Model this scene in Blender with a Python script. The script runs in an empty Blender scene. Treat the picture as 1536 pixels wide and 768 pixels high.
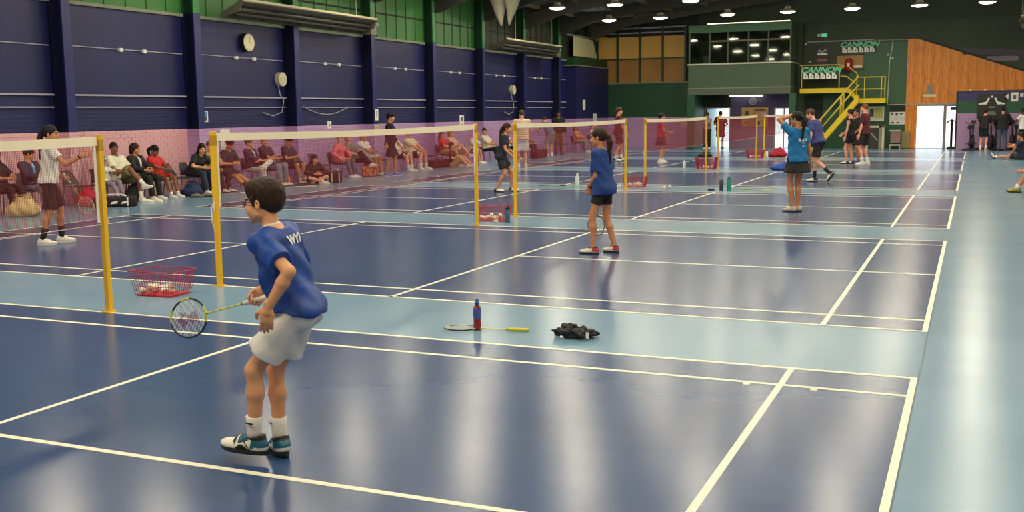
import bpy, bmesh, math, random
import numpy as np
from mathutils import Matrix, Vector
from mathutils.bvhtree import BVHTree
import openvdb as vdb

random.seed(4)
SC = bpy.context.scene
COL = SC.collection

# ------------------------------------------------------------------ camera
def set_camera():
    loc = np.array([0.2668, -8.562, 1.6992]); yaw, pit, roll = 0.4107, 0.1336, -0.0124
    fw = np.array([-math.sin(yaw)*math.cos(pit), math.cos(yaw)*math.cos(pit), -math.sin(pit)])
    r = np.array([math.cos(yaw), math.sin(yaw), 0.0]); u = np.cross(r, fw)
    r2 = r*math.cos(roll) + u*math.sin(roll); u2 = -r*math.sin(roll) + u*math.cos(roll)
    cd = bpy.data.cameras.new('camera'); co = bpy.data.objects.new('camera', cd); COL.objects.link(co)
    cd.sensor_width = 36.0; cd.lens = 37.24; cd.clip_start = 0.05; cd.clip_end = 200
    m = Matrix.Identity(4)
    for i in range(3):
        m[i][0] = r2[i]; m[i][1] = u2[i]; m[i][2] = -fw[i]; m[i][3] = loc[i]
    co.matrix_world = m
    SC.camera = co
set_camera()

# ------------------------------------------------------------------ world, light, exposure
W = bpy.data.worlds.new('world'); SC.world = W; W.use_nodes = True
W.node_tree.nodes['Background'].inputs[0].default_value = (0.5, 0.55, 0.6, 1)
W.node_tree.nodes['Background'].inputs[1].default_value = 0.3
SC.view_settings.view_transform = 'Standard'; SC.view_settings.look = 'None'
SC.view_settings.gamma = 1.0; SC.view_settings.use_curve_mapping = False
SC.view_settings.exposure = 0.0
SC.cycles.sample_clamp_direct = 14.0
LAMP_E = 95.0           # emission of the high-bay lamps
LAMP_COL = (1.0, 0.89, 0.68)
DAY_E = 1.4              # glow that stands in for daylight at the doors

# ------------------------------------------------------------------ helpers
def srgb(r, g, b):
    f = lambda c: (c/255/12.92) if c <= 10 else ((c/255+0.055)/1.055)**2.4
    return (f(r), f(g), f(b), 1.0)

MATS = {}
def M(name, col, rough=0.5, metal=0.0, bump=None, var=None, emit=None, spec=0.5, alpha=None, coat=0.0):
    """col: sRGB triple. bump: (scale xyz, strength). var: (scale xyz, second colour, lo, hi)."""
    if name in MATS: return MATS[name]
    m = bpy.data.materials.new(name); m.use_nodes = True
    nt = m.node_tree; b = nt.nodes['Principled BSDF']
    b.inputs['Base Color'].default_value = srgb(*col)
    b.inputs['Roughness'].default_value = rough; b.inputs['Metallic'].default_value = metal
    b.inputs['Specular IOR Level'].default_value = spec
    if coat: b.inputs['Coat Weight'].default_value = coat
    if emit:
        b.inputs['Emission Color'].default_value = (*emit[0], 1); b.inputs['Emission Strength'].default_value = emit[1]
    if bump or var:
        tc = nt.nodes.new('ShaderNodeTexCoord')
        def noise(sc, det=4):
            mp = nt.nodes.new('ShaderNodeMapping'); mp.inputs['Scale'].default_value = sc if hasattr(sc, '__len__') else (sc,)*3
            nt.links.new(tc.outputs['Object'], mp.inputs['Vector'])
            n = nt.nodes.new('ShaderNodeTexNoise'); n.inputs['Scale'].default_value = 1.0; n.inputs['Detail'].default_value = det
            nt.links.new(mp.outputs[0], n.inputs['Vector']); return n
        if var:
            n = noise(var[0]); rp = nt.nodes.new('ShaderNodeValToRGB')
            rp.color_ramp.elements[0].position = var[2]; rp.color_ramp.elements[1].position = var[3]
            rp.color_ramp.elements[0].color = srgb(*col); rp.color_ramp.elements[1].color = srgb(*var[1])
            nt.links.new(n.outputs[0], rp.inputs[0]); nt.links.new(rp.outputs[0], b.inputs['Base Color'])
        if bump:
            n = noise(bump[0]); bp = nt.nodes.new('ShaderNodeBump'); bp.inputs['Strength'].default_value = bump[1]
            bp.inputs['Distance'].default_value = 0.01
            nt.links.new(n.outputs[0], bp.inputs['Height']); nt.links.new(bp.outputs[0], b.inputs['Normal'])
    MATS[name] = m
    return m

class MB:
    """collects simple solids and links them as one mesh"""
    def __init__(s): s.v = []; s.f = []; s.mi = []
    def _add(s, vs, fs, mi=0):
        o = len(s.v); s.v += [tuple(map(float, p)) for p in vs]; s.f += [tuple(i+o for i in f) for f in fs]; s.mi += [mi]*len(fs); return s
    def box(s, lo, hi, mi=0):
        x0, y0, z0 = lo; x1, y1, z1 = hi
        return s._add([(x0,y0,z0),(x1,y0,z0),(x1,y1,z0),(x0,y1,z0),(x0,y0,z1),(x1,y0,z1),(x1,y1,z1),(x0,y1,z1)],
                      [(0,3,2,1),(4,5,6,7),(0,1,5,4),(1,2,6,5),(2,3,7,6),(3,0,4,7)], mi)
    def bar(s, a, b, w, h=None, mi=0, up=(0,0,1)):
        a = Vector(a); b = Vector(b); h = w if h is None else h
        d = (b-a).normalized(); upv = Vector(up)
        if abs(d.dot(upv)) > 0.98: upv = Vector((0,1,0))
        x = d.cross(upv).normalized(); y = x.cross(d).normalized()
        vs = []
        for p in (a, b):
            for sx, sy in ((-1,-1),(1,-1),(1,1),(-1,1)): vs.append(p + x*sx*w/2 + y*sy*h/2)
        return s._add(vs, [(3,2,1,0),(4,5,6,7),(0,1,5,4),(1,2,6,5),(2,3,7,6),(3,0,4,7)], mi)
    def tube(s, pts, r, n=8, mi=0, closed=False):
        pts = [Vector(p) for p in pts]; rs = r if hasattr(r, '__len__') else [r]*len(pts)
        vs = []; fs = []; N = len(pts); ref = None
        for i, p in enumerate(pts):
            if closed: d = (pts[(i+1) % N]-pts[i-1]).normalized()
            else: d = (pts[min(i+1, N-1)]-pts[max(i-1, 0)]).normalized()
            if ref is None:
                ref = Vector((0,0,1)) if abs(d.z) < 0.9 else Vector((1,0,0))
            x = (ref - d*ref.dot(d)).normalized(); ref = x; y = d.cross(x)
            for k in range(n):
                a = 2*math.pi*k/n; vs.append(p + (x*math.cos(a)+y*math.sin(a))*rs[i])
        for i in range(N if closed else N-1):
            j = (i+1) % N
            for k in range(n):
                k2 = (k+1) % n; fs.append((i*n+k, i*n+k2, j*n+k2, j*n+k))
        if not closed:
            fs.append(tuple(range(n-1, -1, -1))); fs.append(tuple((N-1)*n+k for k in range(n)))
        return s._add(vs, fs, mi)
    def lathe(s, prof, n=20, mi=0, c=(0,0,0)):
        vs = []; fs = []
        for r, z in prof:
            for k in range(n):
                a = 2*math.pi*k/n; vs.append((c[0]+r*math.cos(a), c[1]+r*math.sin(a), c[2]+z))
        for i in range(len(prof)-1):
            for k in range(n):
                k2 = (k+1) % n; fs.append((i*n+k, i*n+k2, (i+1)*n+k2, (i+1)*n+k))
        fs.append(tuple(range(n-1, -1, -1))); fs.append(tuple((len(prof)-1)*n+k for k in range(n)))
        return s._add(vs, fs, mi)
    def prism(s, poly, axis, a, b, mi=0):
        """poly: 2-D points; extruded along axis (0,1,2) from a to b"""
        n = len(poly); vs = []
        for t in (a, b):
            for p, q in poly:
                vs.append({0:(t,p,q), 1:(p,t,q), 2:(p,q,t)}[axis])
        fs = [tuple(range(n)), tuple(range(2*n-1, n-1, -1))] + [(i, i+n, (i+1) % n+n, (i+1) % n) for i in range(n)]
        return s._add(vs, fs, mi)
    def mesh(s, name):
        me = bpy.data.meshes.new(name); me.from_pydata(s.v, [], s.f); me.polygons.foreach_set('material_index', s.mi)
        bm = bmesh.new(); bm.from_mesh(me); bmesh.ops.recalc_face_normals(bm, faces=bm.faces); bm.to_mesh(me); bm.free()
        return me
    def build(s, name, mats, parent=None, smooth=False, loc=None, bevel=0):
        return link(name, s.mesh(name), mats, parent, smooth, loc, bevel)

def link(name, me, mats, parent=None, smooth=False, loc=None, bevel=0):
    o = bpy.data.objects.new(name, me); COL.objects.link(o)
    if mats is not None:
        for m in (mats if isinstance(mats, (list, tuple)) else [mats]): me.materials.append(m)
    if parent is not None: o.parent = parent
    if loc is not None: o.location = loc
    if smooth:
        me.polygons.foreach_set('use_smooth', [True]*len(me.polygons))
        if smooth == 'angle': me.set_sharp_from_angle(angle=math.radians(40))
    if bevel:
        b = o.modifiers.new('bevel', 'BEVEL'); b.width = bevel; b.segments = 2; b.limit_method = 'ANGLE'
    return o

def empty(name, loc=(0,0,0), rz=0.0, parent=None):
    o = bpy.data.objects.new(name, None); COL.objects.link(o); o.location = loc; o.rotation_euler = (0,0,rz)
    o.empty_display_size = 0.1
    if parent is not None: o.parent = parent
    return o
def tag(o, label=None, cat=None, group=None, kind=None):
    if label: o['label'] = label
    if cat: o['category'] = cat
    if group: o['group'] = group
    if kind: o['kind'] = kind
    return o
def struct(o): o['kind'] = 'structure'; return o
KIDS = {}
def dup(root, loc, rz=0.0, label=None, group=None):
    r = root.copy(); COL.objects.link(r); r.location = loc; r.rotation_euler = (0,0,rz)
    if label: r['label'] = label
    if group: r['group'] = group
    def rec(src, dst):
        for ch in src.children:
            c = ch.copy(); COL.objects.link(c); c.parent = dst; rec(ch, c)
    rec(root, r)
    return r

_txt = {}
def text_mesh(s, size, bold=0.0, shear=0.0, depth=0.0):
    cu = bpy.data.curves.new('text', 'FONT'); cu.body = s; cu.size = size; cu.align_x = 'CENTER'; cu.align_y = 'CENTER'
    cu.offset = bold; cu.shear = shear; cu.extrude = depth; cu.resolution_u = 3
    o = bpy.data.objects.new('text', cu); COL.objects.link(o)
    dg = bpy.context.evaluated_depsgraph_get(); me = bpy.data.meshes.new_from_object(o.evaluated_get(dg))
    bpy.data.objects.remove(o); return me
def text(name, s, size, mat, parent, loc, rot=(math.pi/2,0,0), bold=0.0, shear=0.0, depth=0.004):
    me = text_mesh(s, size, bold, shear, depth); me.materials.clear()
    o = link(name, me, mat, parent); o.location = loc; o.rotation_euler = rot; return o
# ------------------------------------------------------------------ measures of the hall (metres; X across, Y along, Z up)
XL, XR, YB, YE = -16.5, 5.0, -12.0, 40.5
CW, CL, GAP = 6.1, 13.4, 1.5115
COURT_Y = [i*(CW+GAP) - (CW+GAP) for i in range(6)]
COLS_Y = [-8.0, -4.15, -0.3, 3.55, 7.4, 11.25, 15.15, 19.05, 22.95, 26.8, 30.65, 34.5]

# ------------------------------------------------------------------ floor with courts
def floor_mat(name, col, col2, rough):
    m = bpy.data.materials.new(name); m.use_nodes = True; nt = m.node_tree; b = nt.nodes['Principled BSDF']
    tc = nt.nodes.new('ShaderNodeTexCoord')
    def nz(sc, det):
        mp = nt.nodes.new('ShaderNodeMapping'); mp.inputs['Scale'].default_value = sc; nt.links.new(tc.outputs['Object'], mp.inputs[0])
        n = nt.nodes.new('ShaderNodeTexNoise'); n.inputs['Scale'].default_value = 1; n.inputs['Detail'].default_value = det
        nt.links.new(mp.outputs[0], n.inputs['Vector']); return n
    n1 = nz((0.5, 0.9, 1), 5); rp = nt.nodes.new('ShaderNodeValToRGB')
    rp.color_ramp.elements[0].position = 0.35; rp.color_ramp.elements[1].position = 0.7
    rp.color_ramp.elements[0].color = srgb(*col); rp.color_ramp.elements[1].color = srgb(*col2)
    nt.links.new(n1.outputs[0], rp.inputs[0]); nt.links.new(rp.outputs[0], b.inputs['Base Color'])
    b.inputs['Roughness'].default_value = rough; b.inputs['Specular IOR Level'].default_value = 0.42
    n2 = nz((18, 60, 1), 2); n3 = nz((60, 60, 1), 1)
    ad = nt.nodes.new('ShaderNodeMath'); ad.operation = 'ADD'; nt.links.new(n2.outputs[0], ad.inputs[0]); nt.links.new(n3.outputs[0], ad.inputs[1])
    bp = nt.nodes.new('ShaderNodeBump'); bp.inputs['Strength'].default_value = 0.02; bp.inputs['Distance'].default_value = 0.003
    nt.links.new(ad.outputs[0], bp.inputs['Height']); nt.links.new(bp.outputs[0], b.inputs['Normal'])
    return m
M_FLOOR = floor_mat('floor_light_blue', (116,152,178), (126,162,188), 0.21)
M_COURT = floor_mat('court_dark_blue', (48,75,120), (56,84,130), 0.21)
M_LINE = M('court_line_cream', (246,240,215), 0.4)
floor = struct(MB().box((XL-0.3, YB-0.3, -0.2), (XR+0.3, YE+2.6, 0.0)).build('floor', M_FLOOR))
def court(i, y0):
    y1 = y0 + CW; x0, x1 = -CL, 0.0
    s = MB().box((x0, y0, -0.01), (x1, y1, 0.0012)).build('court_surface', M_COURT, floor)
    w = 0.04; z = 0.0024
    L = [((x0,y0),(x0+w,y1)), ((x1-w,y0),(x1,y1)), ((x0,y0),(x1,y0+w)), ((x0,y1-w),(x1,y1)),
         ((x0,y0+0.46),(x1,y0+0.46+w)), ((x0,y1-0.46-w),(x1,y1-0.46)),
         ((x0+0.76,y0),(x0+0.76+w,y1)), ((x1-0.76-w,y0),(x1-0.76,y1)),
         ((-8.68-w/2,y0),(-8.68+w/2,y1)), ((-4.72-w/2,y0),(-4.72+w/2,y1)),
         ((x0,(y0+y1)/2-w/2),(-8.68,(y0+y1)/2+w/2)), ((-4.72,(y0+y1)/2-w/2),(x1,(y0+y1)/2+w/2)),
         ((-0.59,y1-0.545),(-0.55,y1-0.49)), ((-1.0,y1-0.545),(-0.96,y1-0.49))]
    for k, (a, b) in enumerate(L):
        zz = z + 0.0001*(k % 7)
        MB().box((a[0],a[1],0.0), (b[0],b[1],zz)).build('court_line', M_LINE, s)
for i, y in enumerate(COURT_Y): court(i, y)
M_SEAM = M('floor_seam_dark', (70,96,112), 0.5)
MB().box((0.002, YB, -0.005), (0.010, YE, 0.0008)).build('floor_seam', M_SEAM, floor)

# ------------------------------------------------------------------ painted brick and sheet walls
def brick_mat(name, col, col2, bump=0.35, axis='YZ'):
    m = bpy.data.materials.new(name); m.use_nodes = True; nt = m.node_tree; b = nt.nodes['Principled BSDF']
    tc = nt.nodes.new('ShaderNodeTexCoord'); sp = nt.nodes.new('ShaderNodeSeparateXYZ'); cb = nt.nodes.new('ShaderNodeCombineXYZ')
    nt.links.new(tc.outputs['Object'], sp.inputs[0])
    nt.links.new(sp.outputs[axis[0]], cb.inputs[0]); nt.links.new(sp.outputs['Z'], cb.inputs[1])
    br = nt.nodes.new('ShaderNodeTexBrick'); nt.links.new(cb.outputs[0], br.inputs['Vector'])
    br.inputs['Scale'].default_value = 1.0; br.inputs['Brick Width'].default_value = 0.225; br.inputs['Row Height'].default_value = 0.085
    br.inputs['Mortar Size'].default_value = 0.012; br.inputs['Mortar Smooth'].default_value = 0.4
    br.inputs['Color1'].default_value = srgb(*col); br.inputs['Color2'].default_value = srgb(*col2)
    dark = tuple(c*0.95 for c in col); br.inputs['Mortar'].default_value = srgb(*dark)
    ns = nt.nodes.new('ShaderNodeTexNoise'); ns.inputs['Scale'].default_value = 18; nt.links.new(tc.outputs['Object'], ns.inputs['Vector'])
    nt.links.new(br.outputs['Color'], b.inputs['Base Color'])
    inv = nt.nodes.new('ShaderNodeMath'); inv.operation = 'MULTIPLY_ADD'; inv.inputs[1].default_value = -1.0
    nt.links.new(br.outputs['Fac'], inv.inputs[0]); nt.links.new(ns.outputs[0], inv.inputs[2])
    bp = nt.nodes.new('ShaderNodeBump'); bp.inputs['Strength'].default_value = bump; bp.inputs['Distance'].default_value = 0.02
    nt.links.new(inv.outputs[0], bp.inputs['Height']); nt.links.new(bp.outputs[0], b.inputs['Normal'])
    b.inputs['Roughness'].default_value = 0.45
    return m
M_PINK = brick_mat('brick_salmon_pink', (228,174,182), (232,180,186))
M_LILAC = brick_mat('brick_lilac', (188,150,198), (194,158,204))
M_LILACX = brick_mat('brick_lilac_end', (188,150,198), (194,158,204), axis='XZ')
M_BLUEB = brick_mat('brick_navy', (24,28,82), (30,34,92))
M_PANEL = M('sheet_navy', (22,26,78), 0.45, var=((0.6,0.6,0.3), (28,33,92), 0.4, 0.7))
M_COLBLUE_SHADE = M('column_navy_shade', (14,17,54), 0.4)  # column web: navy darkened to paint in the recess shade
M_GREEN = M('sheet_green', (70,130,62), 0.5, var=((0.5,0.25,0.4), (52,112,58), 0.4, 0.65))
M_DGREEN = M('wall_dark_green', (50,64,46), 0.6, var=((0.4,0.4,0.4), (56,72,52), 0.4, 0.7))
M_COLGREEN = M('column_green', (24,66,40), 0.45)
M_GREEN_DIM = M('sheet_green_dim', (46,54,38), 0.6)  # far bays: same green cladding, weaker light put into the colour
M_TRIM = M('ledge_pale', (170,165,185), 0.5)
M_GREYTRIM = M('ledge_grey_green', (130,136,112), 0.5)
M_DARK = M('soffit_dark', (44,48,44), 0.8)

wl = struct(MB().box((XL-0.3, YB, 0), (XL-0.02, YE, 6.0)).build('wall_left', M_DGREEN))
# brick bands
MB().box((XL-0.02, YB, 0), (XL, 11.25, 1.44)).build('brick_band', M_PINK, wl)
MB().box((XL-0.02, 11.25, 0), (XL, YE, 1.44)).build('brick_band', M_LILAC, wl)
MB().box((XL-0.02, YB, 1.44), (XL, YE, 1.93)).build('brick_band', M_BLUEB, wl)
_bm = MB().box((0,0.005,0.005), (0.006,0.215,0.07)).mesh('brick'); _bm.materials.append(M('brick_paint_pink', (230,176,184), 0.45, bump=(40,0.3)))
_rb = random.Random(7)
for r_ in range(8):
    yy = 4.35 + (0.11 if r_ % 2 else 0)
    while yy < 11.0:
        if abs(yy+0.11-7.4) > 0.2:
            o = bpy.data.objects.new('brick', _bm); COL.objects.link(o); o.parent = wl; o.location = (XL+_rb.uniform(-0.002, 0.003), yy, 0.836+0.075*r_)
        yy += 0.2225
bays = list(zip([YB]+COLS_Y, COLS_Y+[38.4]))
for k, (a, b) in enumerate(bays):
    a2, b2 = a+0.15, b-0.15
    if b2-a2 < 0.5: continue
    MB().box((XL-0.02, a2, 1.93), (XL+0.01, b2, 4.0)).build('back_panel', M_PANEL, wl)
    MB().box((XL-0.02, a2, 2.2), (XL+0.03, b2, 3.98)).build('wall_panel', M_PANEL, wl)
    MB().box((XL-0.02, a2, 2.165), (XL+0.075, b2, 2.2)).build('ledge', M_TRIM, wl)  # this ledge and the next: pale colour paints in light on their edges
    MB().box((XL-0.02, a2, 1.925), (XL+0.05, b2, 1.95)).build('ledge', M_TRIM, wl)
    MB().box((XL-0.02, a2, 3.98), (XL+0.10, b2, 4.05)).build('ledge', M_GREYTRIM, wl)
    # corrugated green cladding
    y = a2
    while y < b2-0.05:
        w_ = min(0.62, b2-y)
        MB().box((XL-0.02, y, 4.05), (XL+0.02, y+w_-0.03, 6.0)).box((XL-0.02, y+w_-0.03, 4.05), (XL+0.045, y+w_-0.004, 6.0)).build('cladding_sheet', M_GREEN if b < 27 else M_GREEN_DIM, wl); y += w_
    MB().box((XL, a2, 4.75), (XL+0.06, b2, 4.79)).build('cladding_rail', M_DARK, wl)
    # conduit with little boxes
    MB().tube([(XL+0.05, a2+0.05, 3.16), (XL+0.05, b2-0.05, 3.14)], 0.012, 6).build('conduit', M_TRIM, wl)
    mid = a2 + (b2-a2)*0.52
    for dy in (-0.28, 0.42):
        MB().box((XL+0.03, mid+dy-0.05, 3.10), (XL+0.10, mid+dy+0.05, 3.18)).build('junction_box', M('white_plastic', (235,235,228), 0.4), wl, bevel=0.01)
def isec(mb, z0, z1):
    mb.box((-0.02,-0.1,z0),(0.02,0.1,z1)); mb.box((0.02,-0.02,z0),(0.33,0.02,z1)); return mb
for k, y in enumerate(COLS_Y):
    pk = M_LILAC if y > 11 else M_PINK
    c = struct(isec(MB(), 1.44, 4.06).build('column', M_COLBLUE_SHADE)); c.location = (XL, y, 0)
    MB().box((-0.02, -0.1, 0), (0.33, 0.1, 1.44)).build('column_base', pk, c)
    isec(MB(), 4.06, 6.0).build('column_top', M_COLGREEN, c)  # upper web's darker green likewise holds the recess shade
    for nm, z0, z1, m in (('flange', 0, 1.44, pk), ('flange', 1.44, 4.06, M('flange_blue', (32,38,102), 0.4)), ('flange', 4.06, 6.0, M('flange_green', (52,128,72), 0.45))):
        MB().box((0.33, -0.11, z0), (0.36, 0.11, z1)).build(nm, m, c)
# brick return at the far end of the left wall, with the pale board above it
M_BLUEB2 = M_BLUEB
r = struct(MB().box((XL, 36.0, 1.44), (XL+0.55, YE, 3.75)).build('wall_left_return', M_BLUEB))
MB().box((XL, 36.0, 0), (XL+0.55, YE, 1.44)).build('brick_band', M_LILAC, r)
MB().box((XL, 35.9, 3.75), (XL+0.6, YE, 3.8)).build('ledge', M_GREYTRIM, r)
MB().box((XL, 36.0, 3.8), (XL+0.5, YE, 4.15)).build('beam', M_COLGREEN, r)
MB().prism([(36.2,4.2),(39.3,4.2),(38.7,5.0),(36.2,5.05)], 0, XL+0.35, XL+0.4).build('pale_board', M('board_cream', (205,200,150), 0.5), r)
MB().box((XL+0.05, 36.0, 5.1), (XL+0.12, 40.4, 5.18)).build('window_rail', M_TRIM, r)
for yy in (36.0, 37.4, 38.8, 40.2): MB().box((XL+0.05, yy, 5.15), (XL+0.1, yy+0.06, 5.9)).build('mullion', M_COLGREEN, r)

# ------------------------------------------------------------------ end wall
we = struct(MB().box((XL, YE, 1.44), (-11.55, YE+0.3, 3.05)).build('wall_end', M('brick_green', (26,76,46), 0.5, bump=((6,6,14), 0.3))))
def epart(name, mat, lo, hi, par=we): return MB().box(lo, hi).build(name, mat, par)
epart('brick_band', M_LILACX, (XL, YE, 0), (-11.3, YE+0.3, 1.44))
epart('backing', M_DARK, (XL, YE+0.12, 3.05), (-11.55, YE+0.3, 8.5))
epart('upper_wall', M_DGREEN, (-11.55, YE, 2.5), (XR, YE+0.3, 8.5))
M_PLY = M('plywood_ochre', (242,196,104), 0.6, var=((1.2,1,0.8), (226,172,82), 0.35, 0.7))
M_PLYD = M('plywood_brown', (178,130,64), 0.6, var=((1.2,1,0.8), (160,114,54), 0.35, 0.7))
xs = [XL, -15.48, -14.38, -13.28, -12.2]
for k in range(4):
    epart('plywood_panel', M_PLY, (xs[k]+0.05, YE+0.04, 4.22), (xs[k+1]-0.05, YE+0.12, 5.22))
    epart('plywood_panel', M_PLYD, (xs[k]+0.05, YE+0.05, 3.08), (xs[k+1]-0.05, YE+0.12, 4.16))
for x in xs: epart('green_post', M_COLGREEN, (x-0.05, YE-0.03, 3.05), (x+0.05, YE+0.1, 5.62))
for z in (5.36, 5.58): epart('rail', M_TRIM, (XL, YE-0.02, z), (-12.15, YE+0.05, z+0.06))
epart('rail', M_GREYTRIM, (XL, YE-0.05, 3.03), (-11.6, YE+0.1, 3.09)); epart('rail', M_COLGREEN, (XL, YE-0.01, 4.16), (-12.15, YE+0.1, 4.22))
epart('yellow_notice', M('notice_yellow', (230,205,40), 0.5), (-16.4, YE+0.02, 5.12), (-16.0, YE+0.035, 5.25))
# ground-floor wall under and beside the gallery, with its openings
M_PURPLE = M('plaster_purple', (84,74,112), 0.5); M_MAUVE = M('plaster_mauve', (140,106,132), 0.5)
epart('recess_wall', M('brick_green', (26,76,46)), (-11.6, YE, 1.44), (-11.2, YE+0.3, 2.5))
epart('recess_wall', M_PURPLE, (-10.05, YE, 1.2), (-8.05, YE+0.3, 2.5)); epart('recess_wall', M_MAUVE, (-10.05, YE, 0), (-8.05, YE+0.3, 1.2))
epart('recess_wall', M_DARK, (-11.2, YE, 1.83), (-10.05, YE+0.3, 2.5)); epart('recess_wall', M_PURPLE, (-8.05, YE, 1.8), (-7.25, YE+0.3, 2.5))
epart('recess_wall', M_DGREEN, (-7.25, YE, 0), (-6.75, YE+0.3, 2.5))
epart('green_wall', M('wall_mid_green', (36,86,60), 0.5), (-6.75, YE, 0), (-2.45, YE+0.3, 2.5))
epart('dark_wall', M_DARK, (-6.75, YE-0.01, 0), (-5.95, YE+0.02, 2.35))
epart('mid_wall', M('wall_mid_green2', (58,98,68), 0.5), (-4.9, YE-0.015, 1.95), (-2.45, YE+0.01, 4.55))
epart('wall_rail', M_TRIM, (-6.7, YE-0.03, 4.66), (-3.9, YE+0.02, 4.70))
epart('wall_rail', M_GREYTRIM, (-3.9, YE-0.03, 4.62), (-2.5, YE+0.02, 4.66))
epart('wall_rail', M('rail_pale', (176,170,150), 0.5), (-3.2, YE-0.08, 1.86), (-0.5, YE-0.02, 1.91))
MB().tube([(-3.25,YE-0.03,1.9),(-3.22,YE-0.03,3.7),(-3.1,YE-0.03,4.6)], 0.02, 6).build('conduit', M('conduit_white', (210,210,200), 0.5), we)
MB().tube([(-6.85,YE-0.03,2.6),(-6.85,YE-0.03,5.4)], 0.025, 6).build('conduit', M_DARK, we)
for x, z in ((-3.28,3.97),(-3.1,3.82),(-6.75,4.55),(-6.55,3.75)):
    MB().lathe([(0.0,0),(0.05,0.01),(0.06,0.04),(0.03,0.08),(0,0.09)], 10).build('wall_lamp', M('white_plastic', (235,235,228)), we, loc=(x, YE-0.1, z))
epart('wall_below_timber', M('wall_mid_green', (36,86,60)), (-2.45, YE, 0), (-2.2, YE+0.3, 1.85))
# timber cladding, boards laid vertically under a raking top edge
M_TIMB = [M('timber_amber_%d' % k, c, 0.45, var=((22,22,2.5), d, 0.45, 0.72)) for k, (c, d) in enumerate([((242,150,48),(204,108,26)), ((246,158,56),(212,116,32)), ((236,142,42),(196,100,22))])]
wt = struct(MB().prism([(-2.5,0),(-2.12,0),(-2.12,1.86),(-0.5,1.86),(-0.5,0),(XR,0),(XR,2.2),(-0.4,4.02),(-2.5,4.66)], 1, YE-0.02, YE+0.25).build('wall_end_timber', M_TIMB[2]))
xx = -2.5; kk = 0
def top(x): return 4.66 - max(0, (x+2.1))*0.36 if x > -2.1 else 4.66
while xx < 3.2:
    w_ = 0.118
    z0 = 0.02 if xx < -2.14 else (1.88 if xx < -0.5 else 2.3)
    MB().prism([(xx,z0),(xx+w_-0.004,z0),(xx+w_-0.004,top(xx+w_)),(xx,top(xx))], 1, YE-0.05-0.004*(kk % 3), YE-0.02).build('plank', M_TIMB[kk*7 % 3], wt)
    xx += w_; kk += 1
MB().bar((-2.1,YE-0.06,4.68), (XR,YE-0.06,2.12), 0.05, 0.06).build('edge_trim', M_DARK, wt)
MB().bar((-0.3,YE-0.03,4.06), (XR,YE-0.03,3.75), 0.05, 0.28).build('dark_band', M('band_slate', (52,56,72), 0.5), wt)
epart('shelf_strip', M('strip_mauve', (120,112,128), 0.5), (0.6, YE-0.05, 3.62), (1.8, YE-0.02, 3.82), wt)
# gym corner wall
M_BANDB = M('band_blue', (52,54,104), 0.5); M_BANDG = M('band_green', (34,86,56), 0.5); M_BANDP = M('band_lilac', (176,140,184), 0.5)
wg = struct(MB().box((-0.42, 39.4, 1.48), (XR, 39.6, 1.98)).build('wall_gym', M_BANDG))
epart('paint_band', M_BANDB, (-0.42, 39.4, 1.98), (XR, 39.6, 2.36), wg); epart('paint_band', M_BANDP, (-0.42, 39.4, 0), (XR, 39.6, 1.48), wg)
epart('capping', M('capping_red_brown', (110,60,50), 0.5), (-0.48, 39.36, 2.36), (XR, 39.64, 2.41), wg)
epart('end_post', M_DARK, (-0.48, 39.38, 0), (-0.42, 39.62, 2.4), wg)
for x in (0.0, 0.55, 1.2): epart('light_clip', M('white_plastic', (235,235,228)), (x, 39.36, 2.41), (x+0.08, 39.4, 2.45), wg)
# right and back walls, not seen from here
struct(MB().box((XR, YB-0.3, 0), (XR+0.3, YE+0.3, 8.5)).build('wall_right', M('wall_cream', (180,172,150), 0.6)))
struct(MB().box((XL-0.3, YB-0.3, 0), (XR+0.3, YB, 8.5)).build('wall_back', M('wall_cream', (180,172,150))))

# ------------------------------------------------------------------ daylit openings in the end wall
M_DAY = M('daylight_glow', (235,242,250), 0.4, emit=((0.86,0.94,1.0), DAY_E))  # emission stands in for daylight on the door leaves
M_FRAME = M('door_frame_grey', (150,140,132), 0.5); M_WHITE = M('door_white', (225,230,238), 0.4)
def opening(n, x0, x1, z1, leaf=True):
    d = struct(MB().box((x0-0.06, YE-0.04, 0), (x0, YE+0.3, z1+0.06)).build('door_%d' % n, M_FRAME))
    MB().box((x1, YE-0.04, 0), (x1+0.06, YE+0.3, z1+0.06)).build('jamb', M_FRAME, d)
    MB().box((x0, YE-0.04, z1), (x1, YE+0.3, z1+0.06)).build('head', M_FRAME, d)
    return d
d1 = opening(1, -11.2, -10.1, 1.82)      # corridor behind the viewing gallery
M_CORR = M('corridor_white', (205,225,228), 0.5)
for nm, lo, hi in (('corridor_side', (-11.35,YE+0.3,0), (-11.2,YE+2.4,2.2)), ('corridor_side', (-10.1,YE+0.3,0), (-9.95,YE+2.4,2.2)), ('corridor_ceiling', (-11.35,YE+0.3,2.2), (-9.95,YE+2.4,2.3))):
    MB().box(lo, hi).build(nm, M_CORR, d1)
MB().box((-11.2, YE+2.3, 0), (-10.1, YE+2.4, 2.2)).build('corridor_glow', M_DAY, d1)  # glowing end panel added to make the corridor bright
d2 = opening(2, -8.02, -7.28, 1.78)
MB().box((-8.02, YE+0.1, 0.02), (-7.28, YE+0.16, 1.78)).build('glow_leaf', M_DAY, d2)
MB().box((-7.68, YE+0.06, 0.02), (-7.62, YE+0.1, 1.78)).build('stile', M('stile_pink', (190,140,140), 0.5), d2)
d3 = opening(3, -2.08, -0.98, 1.8)
MB().box((-2.08, YE+0.06, 0.02), (-0.98, YE+0.12, 1.8)).build('glow_leaf', M_DAY, d3)  # white door leaf made to glow in place of daylight on it
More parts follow.
